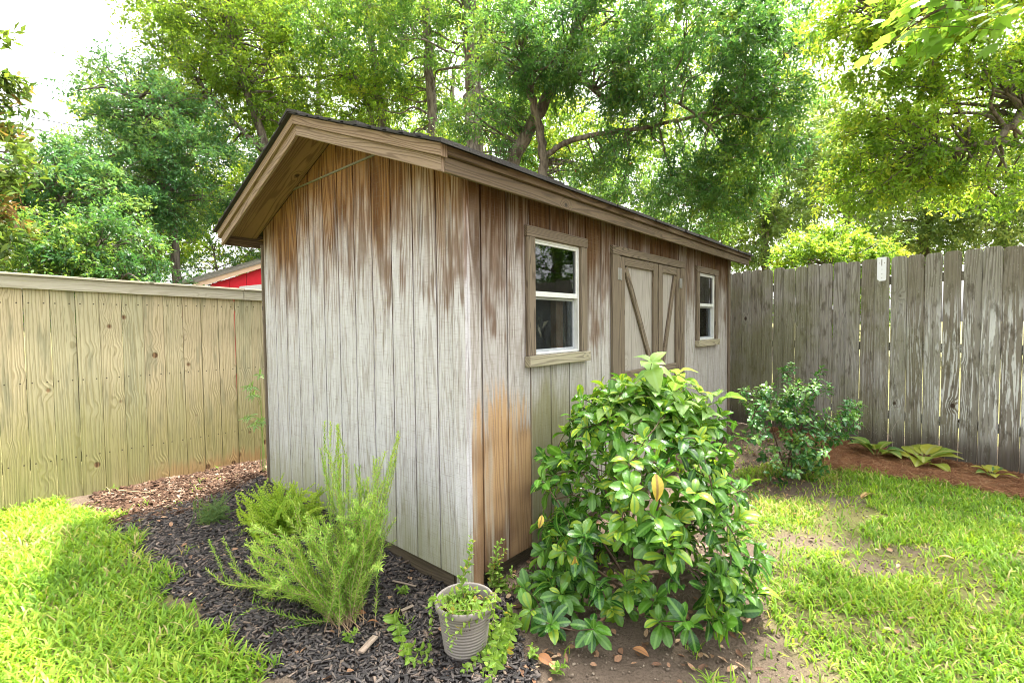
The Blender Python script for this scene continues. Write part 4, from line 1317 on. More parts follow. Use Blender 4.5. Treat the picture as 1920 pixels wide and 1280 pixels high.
make_tree('spreading_tree', 'airy yellow green tree spreading over the left fence to the edge of the open sky', 'tree',
          [T_([(520, 500, 11.0), (510, 330, 11.0), (470, 190, 10.9), (430, 60, 10.8), (400, -100, 10.7)], 0.13, 0.06),
           ([at(500, 290, 11.0), at(440, 230, 10.8), at(370, 150, 10.6), at(320, 90, 10.5)], 0.06, 0.02)],
          [B_(420, 60, 10.8, 120, 110, 80), B_(500, 130, 11.2, 110, 110, 70), B_(330, -10, 10.6, 90, 90, 44), B_(360, 120, 10.9, 90, 80, 40), B_(460, -70, 10.7, 190, 90, 46), B_(400, 190, 10.9, 100, 70, 30)],
          'lf_yel', leaf=(0.085, 0.4), per=(9, 15), size=0.5, droop=0.25, tint=0.36)
make_tree('bushy_tree', 'rounded blue green tree standing against the open sky on the left', 'tree',
          [T_([(330, 500, 9.8), (320, 400, 9.8), (290, 290, 9.7), (255, 190, 9.6)], 0.10, 0.04)],
          [B_(245, 190, 9.6, 80, 70, 44), B_(320, 240, 9.8, 100, 80, 60), B_(225, 290, 9.5, 90, 70, 44), B_(390, 320, 9.9, 100, 80, 50), B_(300, 360, 9.7, 110, 60, 46)],
          'lf_blue', leaf=(0.075, 0.42), per=(9, 16), size=0.42, droop=0.2, tint=0.42, tvar=0.25)
make_tree('vine_covered_tree', 'low vine covered tree mass just behind the board fence on the left', 'tree',
          [T_([(140, 520, 8.4), (150, 430, 8.4), (110, 370, 8.3), (60, 320, 8.2)], 0.09, 0.04),
           ([at(60, 400, 7.9), at(130, 440, 7.9), at(190, 455, 7.9), at(240, 472, 7.8)], 0.035, 0.03)],
          [B_(95, 330, 8.3, 120, 60, 44), B_(190, 380, 8.4, 100, 50, 34), B_(40, 400, 8.2, 90, 60, 30), B_(120, 460, 8.8, 130, 55, 36), B_(240, 330, 8.6, 60, 50, 18)],
          'lf_blue', leaf=(0.075, 0.45), per=(9, 16), size=0.40, droop=0.35, tint=0.36, tvar=0.28)
for lab, px, d, rx, ry, t, mt in (('low dark shrub crowding the board fence below the vine covered tree', 60, 7.2, 130, 60, 0.42, 'lf_mid'),
                                   ('dark understory shrub in the middle above the fence cap', 185, 7.4, 90, 70, 0.30, 'lf_oak'),
                                   ('dark green shrub growing thickly behind the red shed roof', 410, 13.0, 120, 100, 0.36, 'lf_oak')):
    make_tree('understory_shrub', lab, 'shrub', [T_([(px + 10, 600, d), (px, 520, d), (px - 10, 470, d)], 0.04, 0.02)],
              [B_(px, 470, d, rx, ry, 62), B_(px + 40, 540, d, rx, ry, 30)], mt, leaf=(0.07, 0.42), per=(9, 16), size=0.36, droop=0.3, tint=t, tvar=0.28, group='shrubs behind the board fence')
make_tree('magnolia_tree', 'large leaved magnolia reaching in at the left edge of the photo', 'tree',
          [T_([(-230, 600, 6.0), (-220, 400, 6.0), (-180, 200, 6.0), (-150, 20, 5.9)], 0.12, 0.05)],
          [B_(-70, 200, 6.0, 75, 70, 16), B_(-40, 110, 5.9, 35, 40, 6), B_(-25, 280, 6.0, 60, 45, 12), B_(-60, 400, 6.0, 75, 80, 18), B_(-160, 250, 6.0, 80, 160, 24)],
          'lf_mag', leaf=(0.13, 0.36), per=(7, 10), size=0.30, droop=0.0, tint=0.42, tvar=0.22)
make_tree('overhanging_oak', 'oak with dark curved limb hanging over the picket fence at upper right', 'tree',
          [T_([(2330, 700, 6.3), (2320, 400, 6.2), (2240, 120, 6.0), (2150, -60, 5.8)], 0.20, 0.10),
           ([at(2260, 160, 6.0), at(2080, 90, 5.7), at(1960, 165, 5.5), at(1905, 225, 5.4), at(1865, 262, 5.4), at(1800, 279, 5.4), at(1740, 285, 5.4)], 0.085, 0.018),
           ([at(2190, 0, 5.9), at(2000, -30, 5.6), at(1820, 10, 5.4), at(1660, 40, 5.3)], 0.07, 0.02)],
          [B_(1860, 70, 5.6, 140, 80, 66), B_(1700, 70, 5.4, 110, 85, 50), B_(1610, 40, 5.4, 70, 60, 24), B_(1810, 190, 5.6, 110, 60, 36), B_(1640, 180, 5.6, 70, 50, 18),
           B_(1690, 270, 5.7, 110, 50, 44), B_(1640, 335, 5.8, 90, 50, 36), B_(1850, 330, 5.8, 120, 50, 36), B_(2050, 60, 5.6, 110, 130, 40), B_(1780, -60, 5.4, 190, 60, 40),
           ((4.3, -3.2, 5.2), (1.6, 1.3, 0.8), 70), ((3.2, -2.0, 6.2), (1.6, 1.2, 0.6), 40), ((3.3, -0.2, 5.9), (1.5, 1.2, 0.5), 55), ((2.2, -1.4, 5.9), (1.2, 1.1, 0.5), 45), ((6.2, -2.2, 5.1), (1.3, 1.4, 0.5), 36)],  # unseen overhead masses, added to shade the bush, long wall and right lawn
          'lf_sun', leaf=(0.062, 0.42), per=(8, 16), size=0.30, droop=0.45, tint=0.44, tvar=0.24)
# far trees, distance haze put into their pale leaf colour
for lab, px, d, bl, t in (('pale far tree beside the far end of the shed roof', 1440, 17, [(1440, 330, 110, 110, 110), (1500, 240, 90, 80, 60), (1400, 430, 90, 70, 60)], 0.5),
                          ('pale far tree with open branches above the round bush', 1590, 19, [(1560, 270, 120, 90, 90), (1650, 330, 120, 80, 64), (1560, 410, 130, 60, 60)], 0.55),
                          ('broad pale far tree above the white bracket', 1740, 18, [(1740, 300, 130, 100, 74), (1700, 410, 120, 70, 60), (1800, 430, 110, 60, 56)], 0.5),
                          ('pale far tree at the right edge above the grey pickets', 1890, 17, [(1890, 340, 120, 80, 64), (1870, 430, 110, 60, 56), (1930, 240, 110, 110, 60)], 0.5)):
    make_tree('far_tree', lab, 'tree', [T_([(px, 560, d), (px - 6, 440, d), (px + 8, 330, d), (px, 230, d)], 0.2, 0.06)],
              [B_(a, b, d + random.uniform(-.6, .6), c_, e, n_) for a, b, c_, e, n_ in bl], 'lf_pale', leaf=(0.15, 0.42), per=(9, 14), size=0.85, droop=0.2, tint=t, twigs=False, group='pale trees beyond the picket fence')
for lab, px, d, bl in (('sunlit background tree filling the gaps above the left roof slope', 600, 16, [(600, 130, 220, 150, 130), (480, 300, 160, 120, 80), (640, 330, 140, 90, 60), (420, 60, 140, 120, 60)]),
                       ('sunlit background tree behind the twin grey trunk', 850, 16.5, [(850, 120, 220, 150, 130), (800, 320, 150, 90, 60), (940, 300, 130, 110, 60)]),
                       ('sunlit background tree behind the long oak limbs', 1150, 16, [(1120, 130, 210, 140, 110), (1250, 330, 180, 90, 80), (1330, 190, 150, 130, 80), (1080, 310, 120, 70, 50), (1400, 100, 100, 120, 40), (1010, 255, 90, 70, 50), (1290, 400, 110, 60, 40)]),
                       ('sunlit background tree behind the blue green tree on the left', 290, 15, [(330, 330, 150, 90, 70), (180, 420, 180, 80, 80), (420, 430, 130, 90, 60), (60, 400, 120, 80, 50), (300, 230, 100, 70, 36)])):
    make_tree('background_tree', lab, 'tree', [T_([(px, 560, d), (px + 8, 420, d), (px - 6, 280, d), (px, 130, d)], 0.18, 0.07)],
              [B_(a, b, d + random.uniform(-.6, .6), c_, e, n_) for a, b, c_, e, n_ in bl], 'lf_yel', leaf=(0.14, 0.42), per=(9, 14), size=0.8, droop=0.2, tint=0.5, twigs=False, group='sunlit trees far behind the shed')
make_tree('round_bush', 'round yellow green bush showing above the picket fence by the shed roof', 'bush',
          [T_([(1556, 640, 9.0), (1556, 560, 9.0), (1556, 500, 9.0)], 0.07, 0.04)],
          [B_(1556, 495, 9.0, 105, 62, 120), B_(1556, 570, 9.0, 105, 60, 40)], 'lf_yel', leaf=(0.075, 0.5), per=(8, 14), size=0.26, droop=0.0, tint=0.32, twigs=False)
for lab, x_, y_, hh in (('unseen full dark tree added beyond the picket fence on the far right, past the maple', 9.0, -6.0, 5.5), ('unseen tall full tree added beyond the picket fence to the right of the overhanging oak', 6.8, -8.5, 6.0)):  # trees added out of view for pane reflections and to dim the long wall
    make_tree('unseen_side_tree', lab, 'tree', [([(x_, y_, GZ - .1), (x_ + .1, y_, 2.0), (x_ - .1, y_ + .2, 4.0), (x_, y_, 6.5)], 0.2, 0.08)],
              [((x_, y_, 3.2), (1.8, 1.8, 1.2), 60), ((x_, y_, 5.6), (2.2, 2.2, 1.6), 80), ((x_ - 1.2, y_ - 1.4, 4.6), (1.4, 1.4, 1.0), 40)], 'lf_mid', leaf=(0.12, 0.42), per=(9, 14), size=0.7, droop=0.2, tint=0.35, twigs=False)
# maple branch close to the viewer
MP = []
for a_, r_ in ((-90, .0), (-62, .42), (-40, .40), (-28, .64), (-14, .46), (0, .74), (14, .46), (28, .64), (40, .40), (62, .42), (90, .0)):
    MP.append((0.28 + r_ * math.cos(math.radians(a_ * 1.35)) if r_ else 0.0, (r_ + 0.0) * math.sin(math.radians(a_ * 1.35)), -0.12 * r_))
MP = [(0.0, 0.0, 0.0)] + MP[1:-1] + [(0.28, 0.0, 0.03)]
MF = [np.array([(10, i, i + 1) for i in range(0, 9)] + [(10, 9, 0)])]
mroot = thing('maple_tree', 'maple with broad bright green lobed leaves reaching in at the top right corner', 'tree', (at(2750, 640, 2.6)[0], at(2750, 640, 2.6)[1], GZ))
tb = Tubes()
mb0 = at(2750, 640, 2.6)
tb.add(curve([(mb0[0], mb0[1], GZ - 0.1), at(2740, 300, 2.6), at(2690, -100, 2.6), at(2600, -500, 2.7)], 8), (0.09, 0.05), 9)
limb = curve([at(2690, -100, 2.6), at(2400, -120, 2.8), at(2150, -80, 3.0), at(1900, -40, 3.1), at(1770, 15, 3.15), at(1700, 55, 3.2)], 6)
tb.add(limb, np.linspace(0.035, 0.004, len(limb)), 6)
pos, dr = [], []
for i in range(95):
    k = int(rng.integers(10, len(limb)))
    a = limb[k]
    px_, py_ = rng.uniform(1690, 2200), 0
    e = a + rng.normal(0, 0.14, 3) + np.array([0, 0, -0.03])
    tb.add(np.array([a, (a + e) / 2 + np.array([0, 0, 0.02]), e]), (0.003, 0.002, 0.0012), 3)
    for j in range(3):
        pos.append(e + rng.normal(0, 0.05, 3)); dr.append(unit(rng.normal(0, 1, 3) * np.array([1, 1, 0.4]) + np.array([0, 0, -0.5]) + (at(1700, 60, 3.2) - at(1900, 0, 3.1)) * 1.5))
pos, dr = np.array(pos), np.array(dr)
n = len(pos)
v, f, _ = scatter(MP, MF, pos, dr, upn(n, 0.5), rng.uniform(0.085, 0.145, n))
tb.build('trunk', M['bark_brown'], mroot)
fastmesh('crown', v, f, M['lf_maple'], mroot, attrs={'tint': perface(MF, np.clip(rng.normal(0.5, 0.25, n), 0, 0.95))})

# overhead wires
M['wire'] = mat_plain('grey_cable', (0.07, 0.07, 0.075), 0.7, 0.2, 0.1)
for (y0, y1, lab) in ((196, 236, 'uppermost of the three thin overhead wires crossing the open sky'), (222, 254, 'middle one of the three thin overhead wires crossing the open sky'), (236, 268, 'lowest of the three thin overhead wires crossing the open sky')):
    t = Tubes(); a, b = at(-900, y0 - 180, 26), at(900, y1 + 140, 24)
    pts = np.linspace(a, b, 24); pts[:, 2] -= 0.35 * np.sin(np.linspace(0, np.pi, 24))
    t.add(pts, 0.024, 5)
    tag(t.build('overhead_wire', M['wire']), lab, 'wire', 'overhead wires')
# ------------------------------------------------------------------ garden plants
M['lf_bush'] = mat_leaf('glossy_bush_leaf', (0.024, 0.092, 0.015), (0.085, 0.215, 0.022), (0.30, 0.40, 0.04), 0.3, 0.27, 0.45, rib=(0.13, 0.28, 0.05))
M['lf_young'] = mat_leaf('pale_young_leaf', (0.12, 0.26, 0.06), (0.19, 0.34, 0.085), (0.29, 0.42, 0.12), 0.45, 0.42, 0.35, rib=(0.30, 0.44, 0.16))
M['lf_small'] = mat_leaf('small_glossy_leaf', (0.035, 0.12, 0.04), (0.08, 0.21, 0.055), (0.20, 0.34, 0.07), 0.28, 0.25, 0.6, odd=(0.42, 0.12, 0.04), odd_at=0.985)
M['lf_rose'] = mat_leaf('rosemary_needle', (0.16, 0.32, 0.055), (0.29, 0.48, 0.085), (0.47, 0.60, 0.15), 0.42, 0.55, 0.25)
M['lf_oreg'] = mat_leaf('yellow_herb_leaf', (0.17, 0.33, 0.035), (0.29, 0.48, 0.05), (0.43, 0.56, 0.08), 0.45, 0.5, 0.25)
M['lf_thyme'] = mat_leaf('thyme_leaf', (0.06, 0.13, 0.05), (0.12, 0.21, 0.07), (0.20, 0.29, 0.09), 0.35, 0.55, 0.25)
M['lf_mint'] = mat_leaf('mint_leaf', (0.10, 0.22, 0.03), (0.19, 0.33, 0.045), (0.29, 0.41, 0.08), 0.42, 0.5, 0.25, rib=(0.28, 0.42, 0.10), odd=(0.45, 0.33, 0.06), odd_at=0.955)
M['lf_hosta'] = mat_leaf('hosta_leaf', (0.09, 0.20, 0.06), (0.20, 0.30, 0.045), (0.38, 0.38, 0.05), 0.4, 0.42, 0.35, rib=(0.40, 0.42, 0.14))
M['lf_ole'] = mat_leaf('lance_leaf', (0.06, 0.16, 0.04), (0.12, 0.25, 0.06), (0.22, 0.34, 0.09), 0.4, 0.45, 0.3, rib=(0.25, 0.38, 0.14))
M['stem_brown'] = mat_plain('brown_stem', (0.10, 0.065, 0.045), 0.85, 0.15, 0.3, 60, 0.2)
M['stem_green'] = mat_plain('green_stem', (0.17, 0.23, 0.06), 0.7, 0.2, 0.2, 60, 0.1)
M['stem_tan'] = mat_plain('tan_woody_stem', (0.30, 0.21, 0.13), 0.85, 0.15, 0.3, 60, 0.2)
M['yellow'] = mat_leaf('yellow_leaf', (0.45, 0.34, 0.05), (0.50, 0.38, 0.06), (0.52, 0.42, 0.09), 0.35, 0.5, 0.3, rib=(0.25, 0.16, 0.05))


def leaf_tpl(ws, ts=None, fold=0.35, curl=0.25, k=2.0):
    """leaf of unit length: half widths ws at stations ts, folded along the rib, tip curling down"""
    ts = np.linspace(0, 1, len(ws)) if ts is None else np.asarray(ts)
    vv, uu = [], []
    for t, w_ in zip(ts, ws):
        zc = 0.10 * math.sin(t * 3.14) - curl * t ** 2
        for s_ in (-1, -0.5, 0, 0.5, 1):
            vv.append((t, s_ * w_, zc + fold * w_ * (abs(s_) ** 1.3) * (1 - 0.25 * abs(s_))))
            uu.append((t, s_ * w_))
    ff = []
    for i in range(len(ws) - 1):
        for j in range(4):
            a = i * 5 + j
            ff.append((a, a + 5, a + 6, a + 1))
    return np.array(vv), [np.array(ff)], np.array(uu)


OBOV = leaf_tpl([0.015, 0.09, 0.17, 0.225, 0.235, 0.18, 0.02], [0, .15, .32, .52, .7, .87, 1], 0.35, 0.22)
OVAL = leaf_tpl([0.015, 0.16, 0.26, 0.27, 0.19, 0.02], [0, .15, .38, .6, .82, 1], 0.3, 0.2)
BROAD = leaf_tpl([0.02, 0.22, 0.36, 0.37, 0.27, 0.12, 0.01], [0, .1, .28, .48, .7, .88, 1], 0.25, 0.35)
LANCE = leaf_tpl([0.01, 0.07, 0.095, 0.075, 0.008], None, 0.3, 0.35)
NEED_V = [(0, -.5, 0), (0, .5, 0), (.6, .4, .04), (.6, -.4, .04), (1, 0, 0)]
NEED_F = [np.array([(0, 3, 2, 1)]), np.array([(3, 4, 2)])]


def leaves_obj(name, tpl, pos, dr, nr, sc, tint, mat, parent):
    v, f, uv = scatter(tpl[0], tpl[1], pos, dr, nr, sc, tpl[2])
    return fastmesh(name, v, f, mat, parent, attrs={'tint': perface(tpl[1], np.clip(tint, 0, 1))}, uv=uv, smooth=True)


def shoots_plant(name, label, cat, base, tips, axes, tpl, leaf, per, mat, stem_mat, nstem=5, stem_r=0.012, tint=None, spread=(50, 85), layers=3, layer_gap=0.035, group=None, base_r=0.10, own=None):
    """woody shrub: tips carry whorls of leaves, stems gather at the base"""
    root = thing(name, label, cat, base, group)
    tb = Tubes()
    mains = []
    for i in range(nstem):
        a = 2 * math.pi * i / nstem + rng.random()
        b0 = np.asarray(base) + np.array([math.cos(a), math.sin(a), 0]) * base_r * rng.random() + np.array([0, 0, -0.03])
        tgt = tips[int(rng.integers(len(tips)))]
        tgt = np.asarray(base) + (tgt - base) * 0.72
        c_ = curve([b0, b0 + (tgt - b0) * np.array([0.25, 0.25, 0.45]) + rng.normal(0, 0.02, 3), tgt], 7)
        tb.add(c_, np.linspace(stem_r, stem_r * 0.4, len(c_)), 6)
        mains.append(c_)
    allN = np.concatenate(mains)
    P, D, N_, S, Tn = [], [], [], [], []
    for i, (tp, ax) in enumerate(zip(tips, axes)):
        d_ = np.linalg.norm(allN - tp, axis=1) + 0.6 * np.maximum(0, allN[:, 2] - tp[2])
        a = allN[int(np.argmin(d_))]
        ln = np.linalg.norm(tp - a)
        p = curve([a, a + (tp - a) * 0.5 + rng.normal(0, 0.05 * ln, 3), tp], 4)
        tb.add(p, np.linspace(min(stem_r * 0.5, 0.0025 + 0.006 * ln), 0.0018, len(p)), 4)
        allN = np.vstack([allN, p[3:]])
        x = unit(np.cross(ax, (0.3, 0.5, 0.81))); y = np.cross(ax, x)
        ph = rng.random() * 6.28
        own_t = (0.45 if tint is None else tint[i])
        for l_ in range(layers):
            for q in range(per):
                th = ph + 2 * math.pi * q / per + l_ * 0.6 + rng.normal(0, 0.18)
                el = math.radians(rng.uniform(*spread) + 9 * l_ - 8)
                dd = ax * math.cos(el) + (x * math.cos(th) + y * math.sin(th)) * math.sin(el)
                P.append(tp - ax * layer_gap * l_ * rng.uniform(0.7, 1.3) + dd * 0.004)
                D.append(dd + np.array([0, 0, -0.12 * l_])); N_.append(ax + np.array([0, 0, 0.45]) + rng.normal(0, 0.18, 3))
                S.append(leaf * rng.uniform(0.62, 1.15) * (0.8 if l_ == 0 else 1.0))
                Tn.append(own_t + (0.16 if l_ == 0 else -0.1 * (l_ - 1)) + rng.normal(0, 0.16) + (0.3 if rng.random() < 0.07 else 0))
    S = np.array(S)
    sc = np.column_stack([S, S * rng.uniform(0.85, 1.15, len(S)), S * rng.uniform(0.5, 1.5, len(S))])
    tb.build('stems', stem_mat, root)
    leaves_obj('foliage', tpl, np.array(P), np.array(D), np.array(N_), sc, np.clip(np.array(Tn), 0, 0.96), mat, root)
    return root


def gz(x, y):
    return float(gheight(np.array([[x, y]]))[0])


# the big glossy bush
bx, by = 0.66, -0.66
base = np.array([bx, by, gz(bx, by)])
prof_z = np.array([-0.08, 0.05, 0.22, 0.45, 0.65, 0.82, 0.96, 1.06])
prof_r = np.array([0.42, 0.52, 0.58, 0.57, 0.51, 0.38, 0.24, 0.07])
tips, axes, tints = [], [], []
while len(tips) < 245:
    z_ = rng.uniform(-0.05, 1.02)
    a = rng.random() * 6.283
    r_ = np.interp(z_, prof_z, prof_r) * (1.0 + 0.13 * math.sin(3 * a + 4 * z_) + 0.12 * math.sin(5 * a - 9 * z_ + 1.0))
    r_ = min(r_, 0.575)
    depth_ = 1 - 0.38 * rng.random() ** 2.6
    x_, y_ = bx + 0.06 * z_ + r_ * depth_ * math.cos(a), by + 0.05 * z_ + r_ * depth_ * math.sin(a)
    if y_ > -0.09 - 0.02:
        continue
    p = np.array([x_, y_, z_])
    if tips and np.min(np.linalg.norm(np.array(tips) - p, axis=1)) < 0.062:
        if rng.random() < 0.93:
            continue
    tips.append(p)
    o_ = np.array([math.cos(a), math.sin(a), 0]) * (0.9 - 0.35 * z_) + np.array([0, 0, 0.55 + 0.5 * z_])
    axes.append(unit(o_ + rng.normal(0, 0.42, 3) + np.array([0, 0, 0.15])))
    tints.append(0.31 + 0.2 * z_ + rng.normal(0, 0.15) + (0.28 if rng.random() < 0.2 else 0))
for p_, a_ in (((1.35, -0.62, 0.42), (0.75, -0.35, 0.5)), ((1.45, -0.68, 0.33), (0.8, -0.3, 0.4)), ((1.25, -0.55, 0.55), (0.6, -0.3, 0.7)), ((0.02, -0.40, -0.01), (-0.7, -0.3, 0.5)), ((0.10, -0.30, 0.02), (-0.6, -0.1, 0.7)), ((-0.02, -0.55, 0.0), (-0.6, -0.5, 0.5)), ((0.05, -0.72, 0.02), (-0.6, -0.5, 0.5)), ((0.12, -0.5, 0.06), (-0.7, -0.3, 0.5)), ((0.2, -0.36, 0.05), (-0.5, -0.2, 0.8))):
    tips.append(np.array(p_)); axes.append(unit(np.array(a_))); tints.append(0.4 + rng.normal(0, 0.1))
bush = shoots_plant('glossy_bush', 'big rounded evergreen bush with glossy oval leaves in front of the shed doors', 'bush', base, np.array(tips), np.array(axes), OBOV, 0.094, 3, M['lf_bush'], M['stem_brown'], 7, 0.013, np.array(tints), (22, 98), 4, 0.026)
yl = at(1231, 918, 1.98)
for p_, d_, n_, s_, t_ in ((yl + np.array([0, 0, -0.05]), (0.1, 0.0, 1.0), -FWD, 0.11, 0.4), (at(1078, 1042, 2.15), (0.1, 0.1, -1.0), -FWD + UPV * 0.3, 0.08, 0.2), (at(1010, 990, 2.2), (0.2, -0.2, 0.9), -FWD, 0.06, 0.7)):
    leaves_obj('yellow_leaf', OBOV, p_[None], np.array([d_]), n_[None], np.array([s_]), np.array([t_]), M['yellow'], bush)

# pale tall sapling growing up behind the bush
sb_ = np.array([0.95, -0.42, gz(0.95, -0.42)])
tips, axes = [], []
for px_, py_, d_ in ((1222, 690, 2.42), (1272, 712, 2.5), (1180, 738, 2.45), (1150, 765, 2.4), (1230, 745, 2.38), (1310, 745, 2.5), (1345, 752, 2.55), (1275, 765, 2.4), (1200, 790, 2.36), (1255, 800, 2.4), (1325, 790, 2.46), (1140, 790, 2.45)):
    tips.append(at(px_, py_ - 10, d_ - 0.04)); axes.append(unit(np.array([rng.normal(0, 0.25), rng.normal(0, 0.25) - 0.1, 1.0])))
shoots_plant('pale_sapling', 'pale light green sapling with broad thin leaves rising behind the top of the glossy bush', 'plant', sb_, np.array(tips), np.array(axes), BROAD, 0.118, 4, M['lf_young'], M['stem_green'], 4, 0.006, np.full(len(tips), 0.55), (60, 92), 2, 0.045, base_r=0.04)

# small shrub near the corner of the picket fence
qx, qy = 3.23, -0.88
base = np.array([qx, qy, gz(qx, qy)])
tips, axes, tints = [], [], []
lat = RGT * np.array([1, 1, 0])
for px_, py_, r_, n_ in ((1430, 760, 46, 20), (1480, 745, 48, 22), (1530, 720, 26, 9), (1455, 810, 60, 28), (1520, 800, 52, 26), (1575, 790, 40, 16), (1600, 765, 22, 8), (1490, 860, 55, 26), (1540, 845, 40, 16), (1410, 740, 24, 7), (1460, 720, 34, 9), (1505, 765, 50, 20), (1590, 770, 20, 6), (1535, 695, 10, 2), (1482, 685, 8, 2)):
    for _ in range(n_):
        th, q = rng.random() * 6.283, rng.random() ** 0.5
        tips.append(at(px_ + r_ * q * math.cos(th), py_ + r_ * q * math.sin(th), 4.28 + rng.normal(0, 0.20)))
        o_ = tips[-1] - (base + np.array([0, 0, 0.35]))
        axes.append(unit(o_ * np.array([1, 1, 0.7]) + np.array([0, 0, 0.35]) + rng.normal(0, 0.2, 3)))
        tints.append(0.56 + rng.normal(0, 0.2))
shoots_plant('small_shrub', 'small airy shrub with tiny shiny leaves standing before the picket fence', 'shrub', base, np.array(tips), np.array(axes), OVAL, 0.054, 3, M['lf_small'], M['stem_brown'], 7, 0.009, np.array(tints), (40, 85), 4, 0.022, base_r=0.08)


def stem_plant(name, label, cat, base, stems, spacing, tpl, leaf, mat, stem_mat, r=0.0025, mode='whorl', angle=(35, 70), tint=0.5, tvar=0.18, narrow=None, group=None, start=0.12, taper=0.5, odd=0.0):
    """plant made of stems with leaves set along them"""
    root = thing(name, label, cat, base, group)
    tb = Tubes()
    P, D, N_, S, Tn = [], [], [], [], []
    for st in stems:
        c_ = curve(st, 8)
        tb.add(c_, np.linspace(r, r * 0.45, len(c_)), 4)
        seg = np.linalg.norm(np.diff(c_, axis=0), axis=1); s_ = np.concatenate([[0], np.cumsum(seg)])
        tot = s_[-1]
        ts = np.arange(tot * start, tot, spacing)
        own_t = tint + rng.normal(0, tvar * 0.6)
        for i, q in enumerate(ts):
            p = np.array([np.interp(q, s_, c_[:, k]) for k in range(3)])
            j = min(len(c_) - 2, int(np.searchsorted(s_, q)))
            ax = unit(c_[min(j + 1, len(c_) - 1)] - c_[max(j - 1, 0)])
            x = unit(np.cross(ax, (0.31, 0.2, 0.93) if abs(ax[2]) < 0.9 else (0.9, 0.3, 0.1))); y = np.cross(ax, x)
            k = {'whorl': 4, 'pair': 2}[mode]
            ph = i * (1.57 if mode == 'pair' else 0.6) + rng.normal(0, 0.2)
            for w_ in range(k):
                th = ph + 2 * math.pi * w_ / k + rng.normal(0, 0.15)
                el = math.radians(rng.uniform(*angle)) * (1 - (0.45 if narrow is None else 0.2) * (q / tot) ** (1 if narrow is None else 4))
                dd = ax * math.cos(el) + (x * math.cos(th) + y * math.sin(th)) * math.sin(el)
                P.append(p); D.append(dd); N_.append(ax + np.array([0, 0, 0.4]) + rng.normal(0, 0.15, 3))
                S.append(leaf * rng.uniform(0.7, 1.2) * (1 - taper * (q / tot) ** 3))
                Tn.append(own_t + 0.15 * (q / tot) + rng.normal(0, tvar))
    P, D, N_, S, Tn = map(np.array, (P, D, N_, S, Tn))
    Tn = np.clip(Tn, 0, 0.94)
    if odd:
        Tn[rng.random(len(Tn)) < odd] = 1.0
    tb.build('stems', stem_mat, root)
    if narrow is not None:
        sc = np.column_stack([S, np.full(len(S), narrow) * rng.uniform(0.7, 1.3, len(S)), S])
        v, f, _ = scatter(NEED_V, NEED_F, P, D, N_, sc)
        fastmesh('foliage', v, f, mat, root, attrs={'tint': perface(NEED_F, Tn)})
    else:
        sc = np.column_stack([S, S, S * rng.uniform(0.5, 1.4, len(S))])
        leaves_obj('foliage', tpl, P, D, N_, sc, Tn, mat, root)
    return root


def to(px, py, depth):
    return at(px, py, depth)


def arc(a, b, sag, jit=0.03):
    a, b = np.asarray(a), np.asarray(b)
    ln = np.linalg.norm(b - a)
    return [a, a + (b - a) * 0.4 + np.array([0, 0, sag * ln]) + rng.normal(0, jit * ln, 3), a + (b - a) * 0.75 + np.array([0, 0, sag * ln * 0.6]) + rng.normal(0, jit * ln, 3), b]


# rosemary: dense leaning body, a few tall spikes, long stems sprawling left
rb = ground_pt(655, 1165)
rd0 = (rb - CAM) @ FWD
stems = []
for px_, py_, dd in ((615, 785, 0.18), (628, 800, 0.22), (745, 812, 0.25), (738, 850, 0.2), (700, 860, 0.2), (690, 900, 0.2), (675, 880, 0.25), (725, 900, 0.15), (660, 900, 0.1), (606, 850, 0.22), (640, 850, 0.2), (710, 940, 0.1), (690, 985, 0.15), (715, 1010, 0.0), (735, 965, 0.15)):
    for _ in range(3):
        stems.append(arc(rb + rng.normal(0, 0.02, 3) * np.array([1, 1, 0]), to(px_ + rng.normal(0, 7), py_ + rng.normal(0, 10), rd0 + dd + rng.normal(0, 0.04)), -0.03, 0.025))
for _ in range(70):                                         # body, leaning left
    px_, py_ = rng.uniform(455, 720), rng.uniform(900, 1130)
    if py_ < 980 - (px_ - 455) * 0.35:
        py_ += 110
    stems.append(arc(rb + rng.normal(0, 0.04, 3) * np.array([1, 1, 0]), to(px_, py_, rd0 + rng.uniform(-0.12, 0.32)), 0.10, 0.05))
for s_ in stems[-70:]:                                     # side shoots make the body fluffy
    for _ in range(2):
        a_ = s_[2] + (s_[3] - s_[2]) * rng.uniform(-0.6, 0.8)
        e_ = a_ + unit(s_[3] - s_[2]) * rng.uniform(0.04, 0.10) + rng.normal(0, 0.035, 3) + np.array([0, 0, 0.02])
        stems.append([a_, (a_ + e_) / 2 + rng.normal(0, 0.006, 3), e_])
for px_, py_, dd in ((392, 1012, 0.32), (418, 1010, 0.36), (462, 1012, 0.36), (385, 1065, 0.22), (430, 1055, 0.25)):
    e = to(px_, py_, rd0 + dd)
    mid = to(px_ + 45, 1095, rd0 + dd * 0.85); mid[2] = max(mid[2], GZ + 0.05)
    stems.append([rb, to(570, 1110, rd0 + 0.12), mid, (mid + e) / 2 + RGT * -0.012, e])
stems.append([rb, to(600, 1165, rd0 - 0.02), to(545, 1200, rd0 - 0.05), to(500, 1235, rd0 - 0.1)])
stems.append([rb, to(560, 1160, rd0 + 0.0), to(490, 1140, rd0 + 0.1), to(458, 1160, rd0 + 0.05)])
for s_ in stems:                                            # nothing dips underground
    for q in s_:
        q[2] = max(q[2], gz(q[0], q[1]) + 0.012)
        q[0] = min(q[0], -T - 0.05) if 0 < q[1] < W else q[0]
stem_plant('rosemary_bush', 'sprawling rosemary bush with upright needle spikes against the bleached gable wall', 'herb', rb, stems, 0.012, None, 0.030, M['lf_rose'], M['stem_tan'], 0.0022, 'whorl', (45, 80), 0.55, 0.24, 0.0050, start=0.14, taper=0.25)
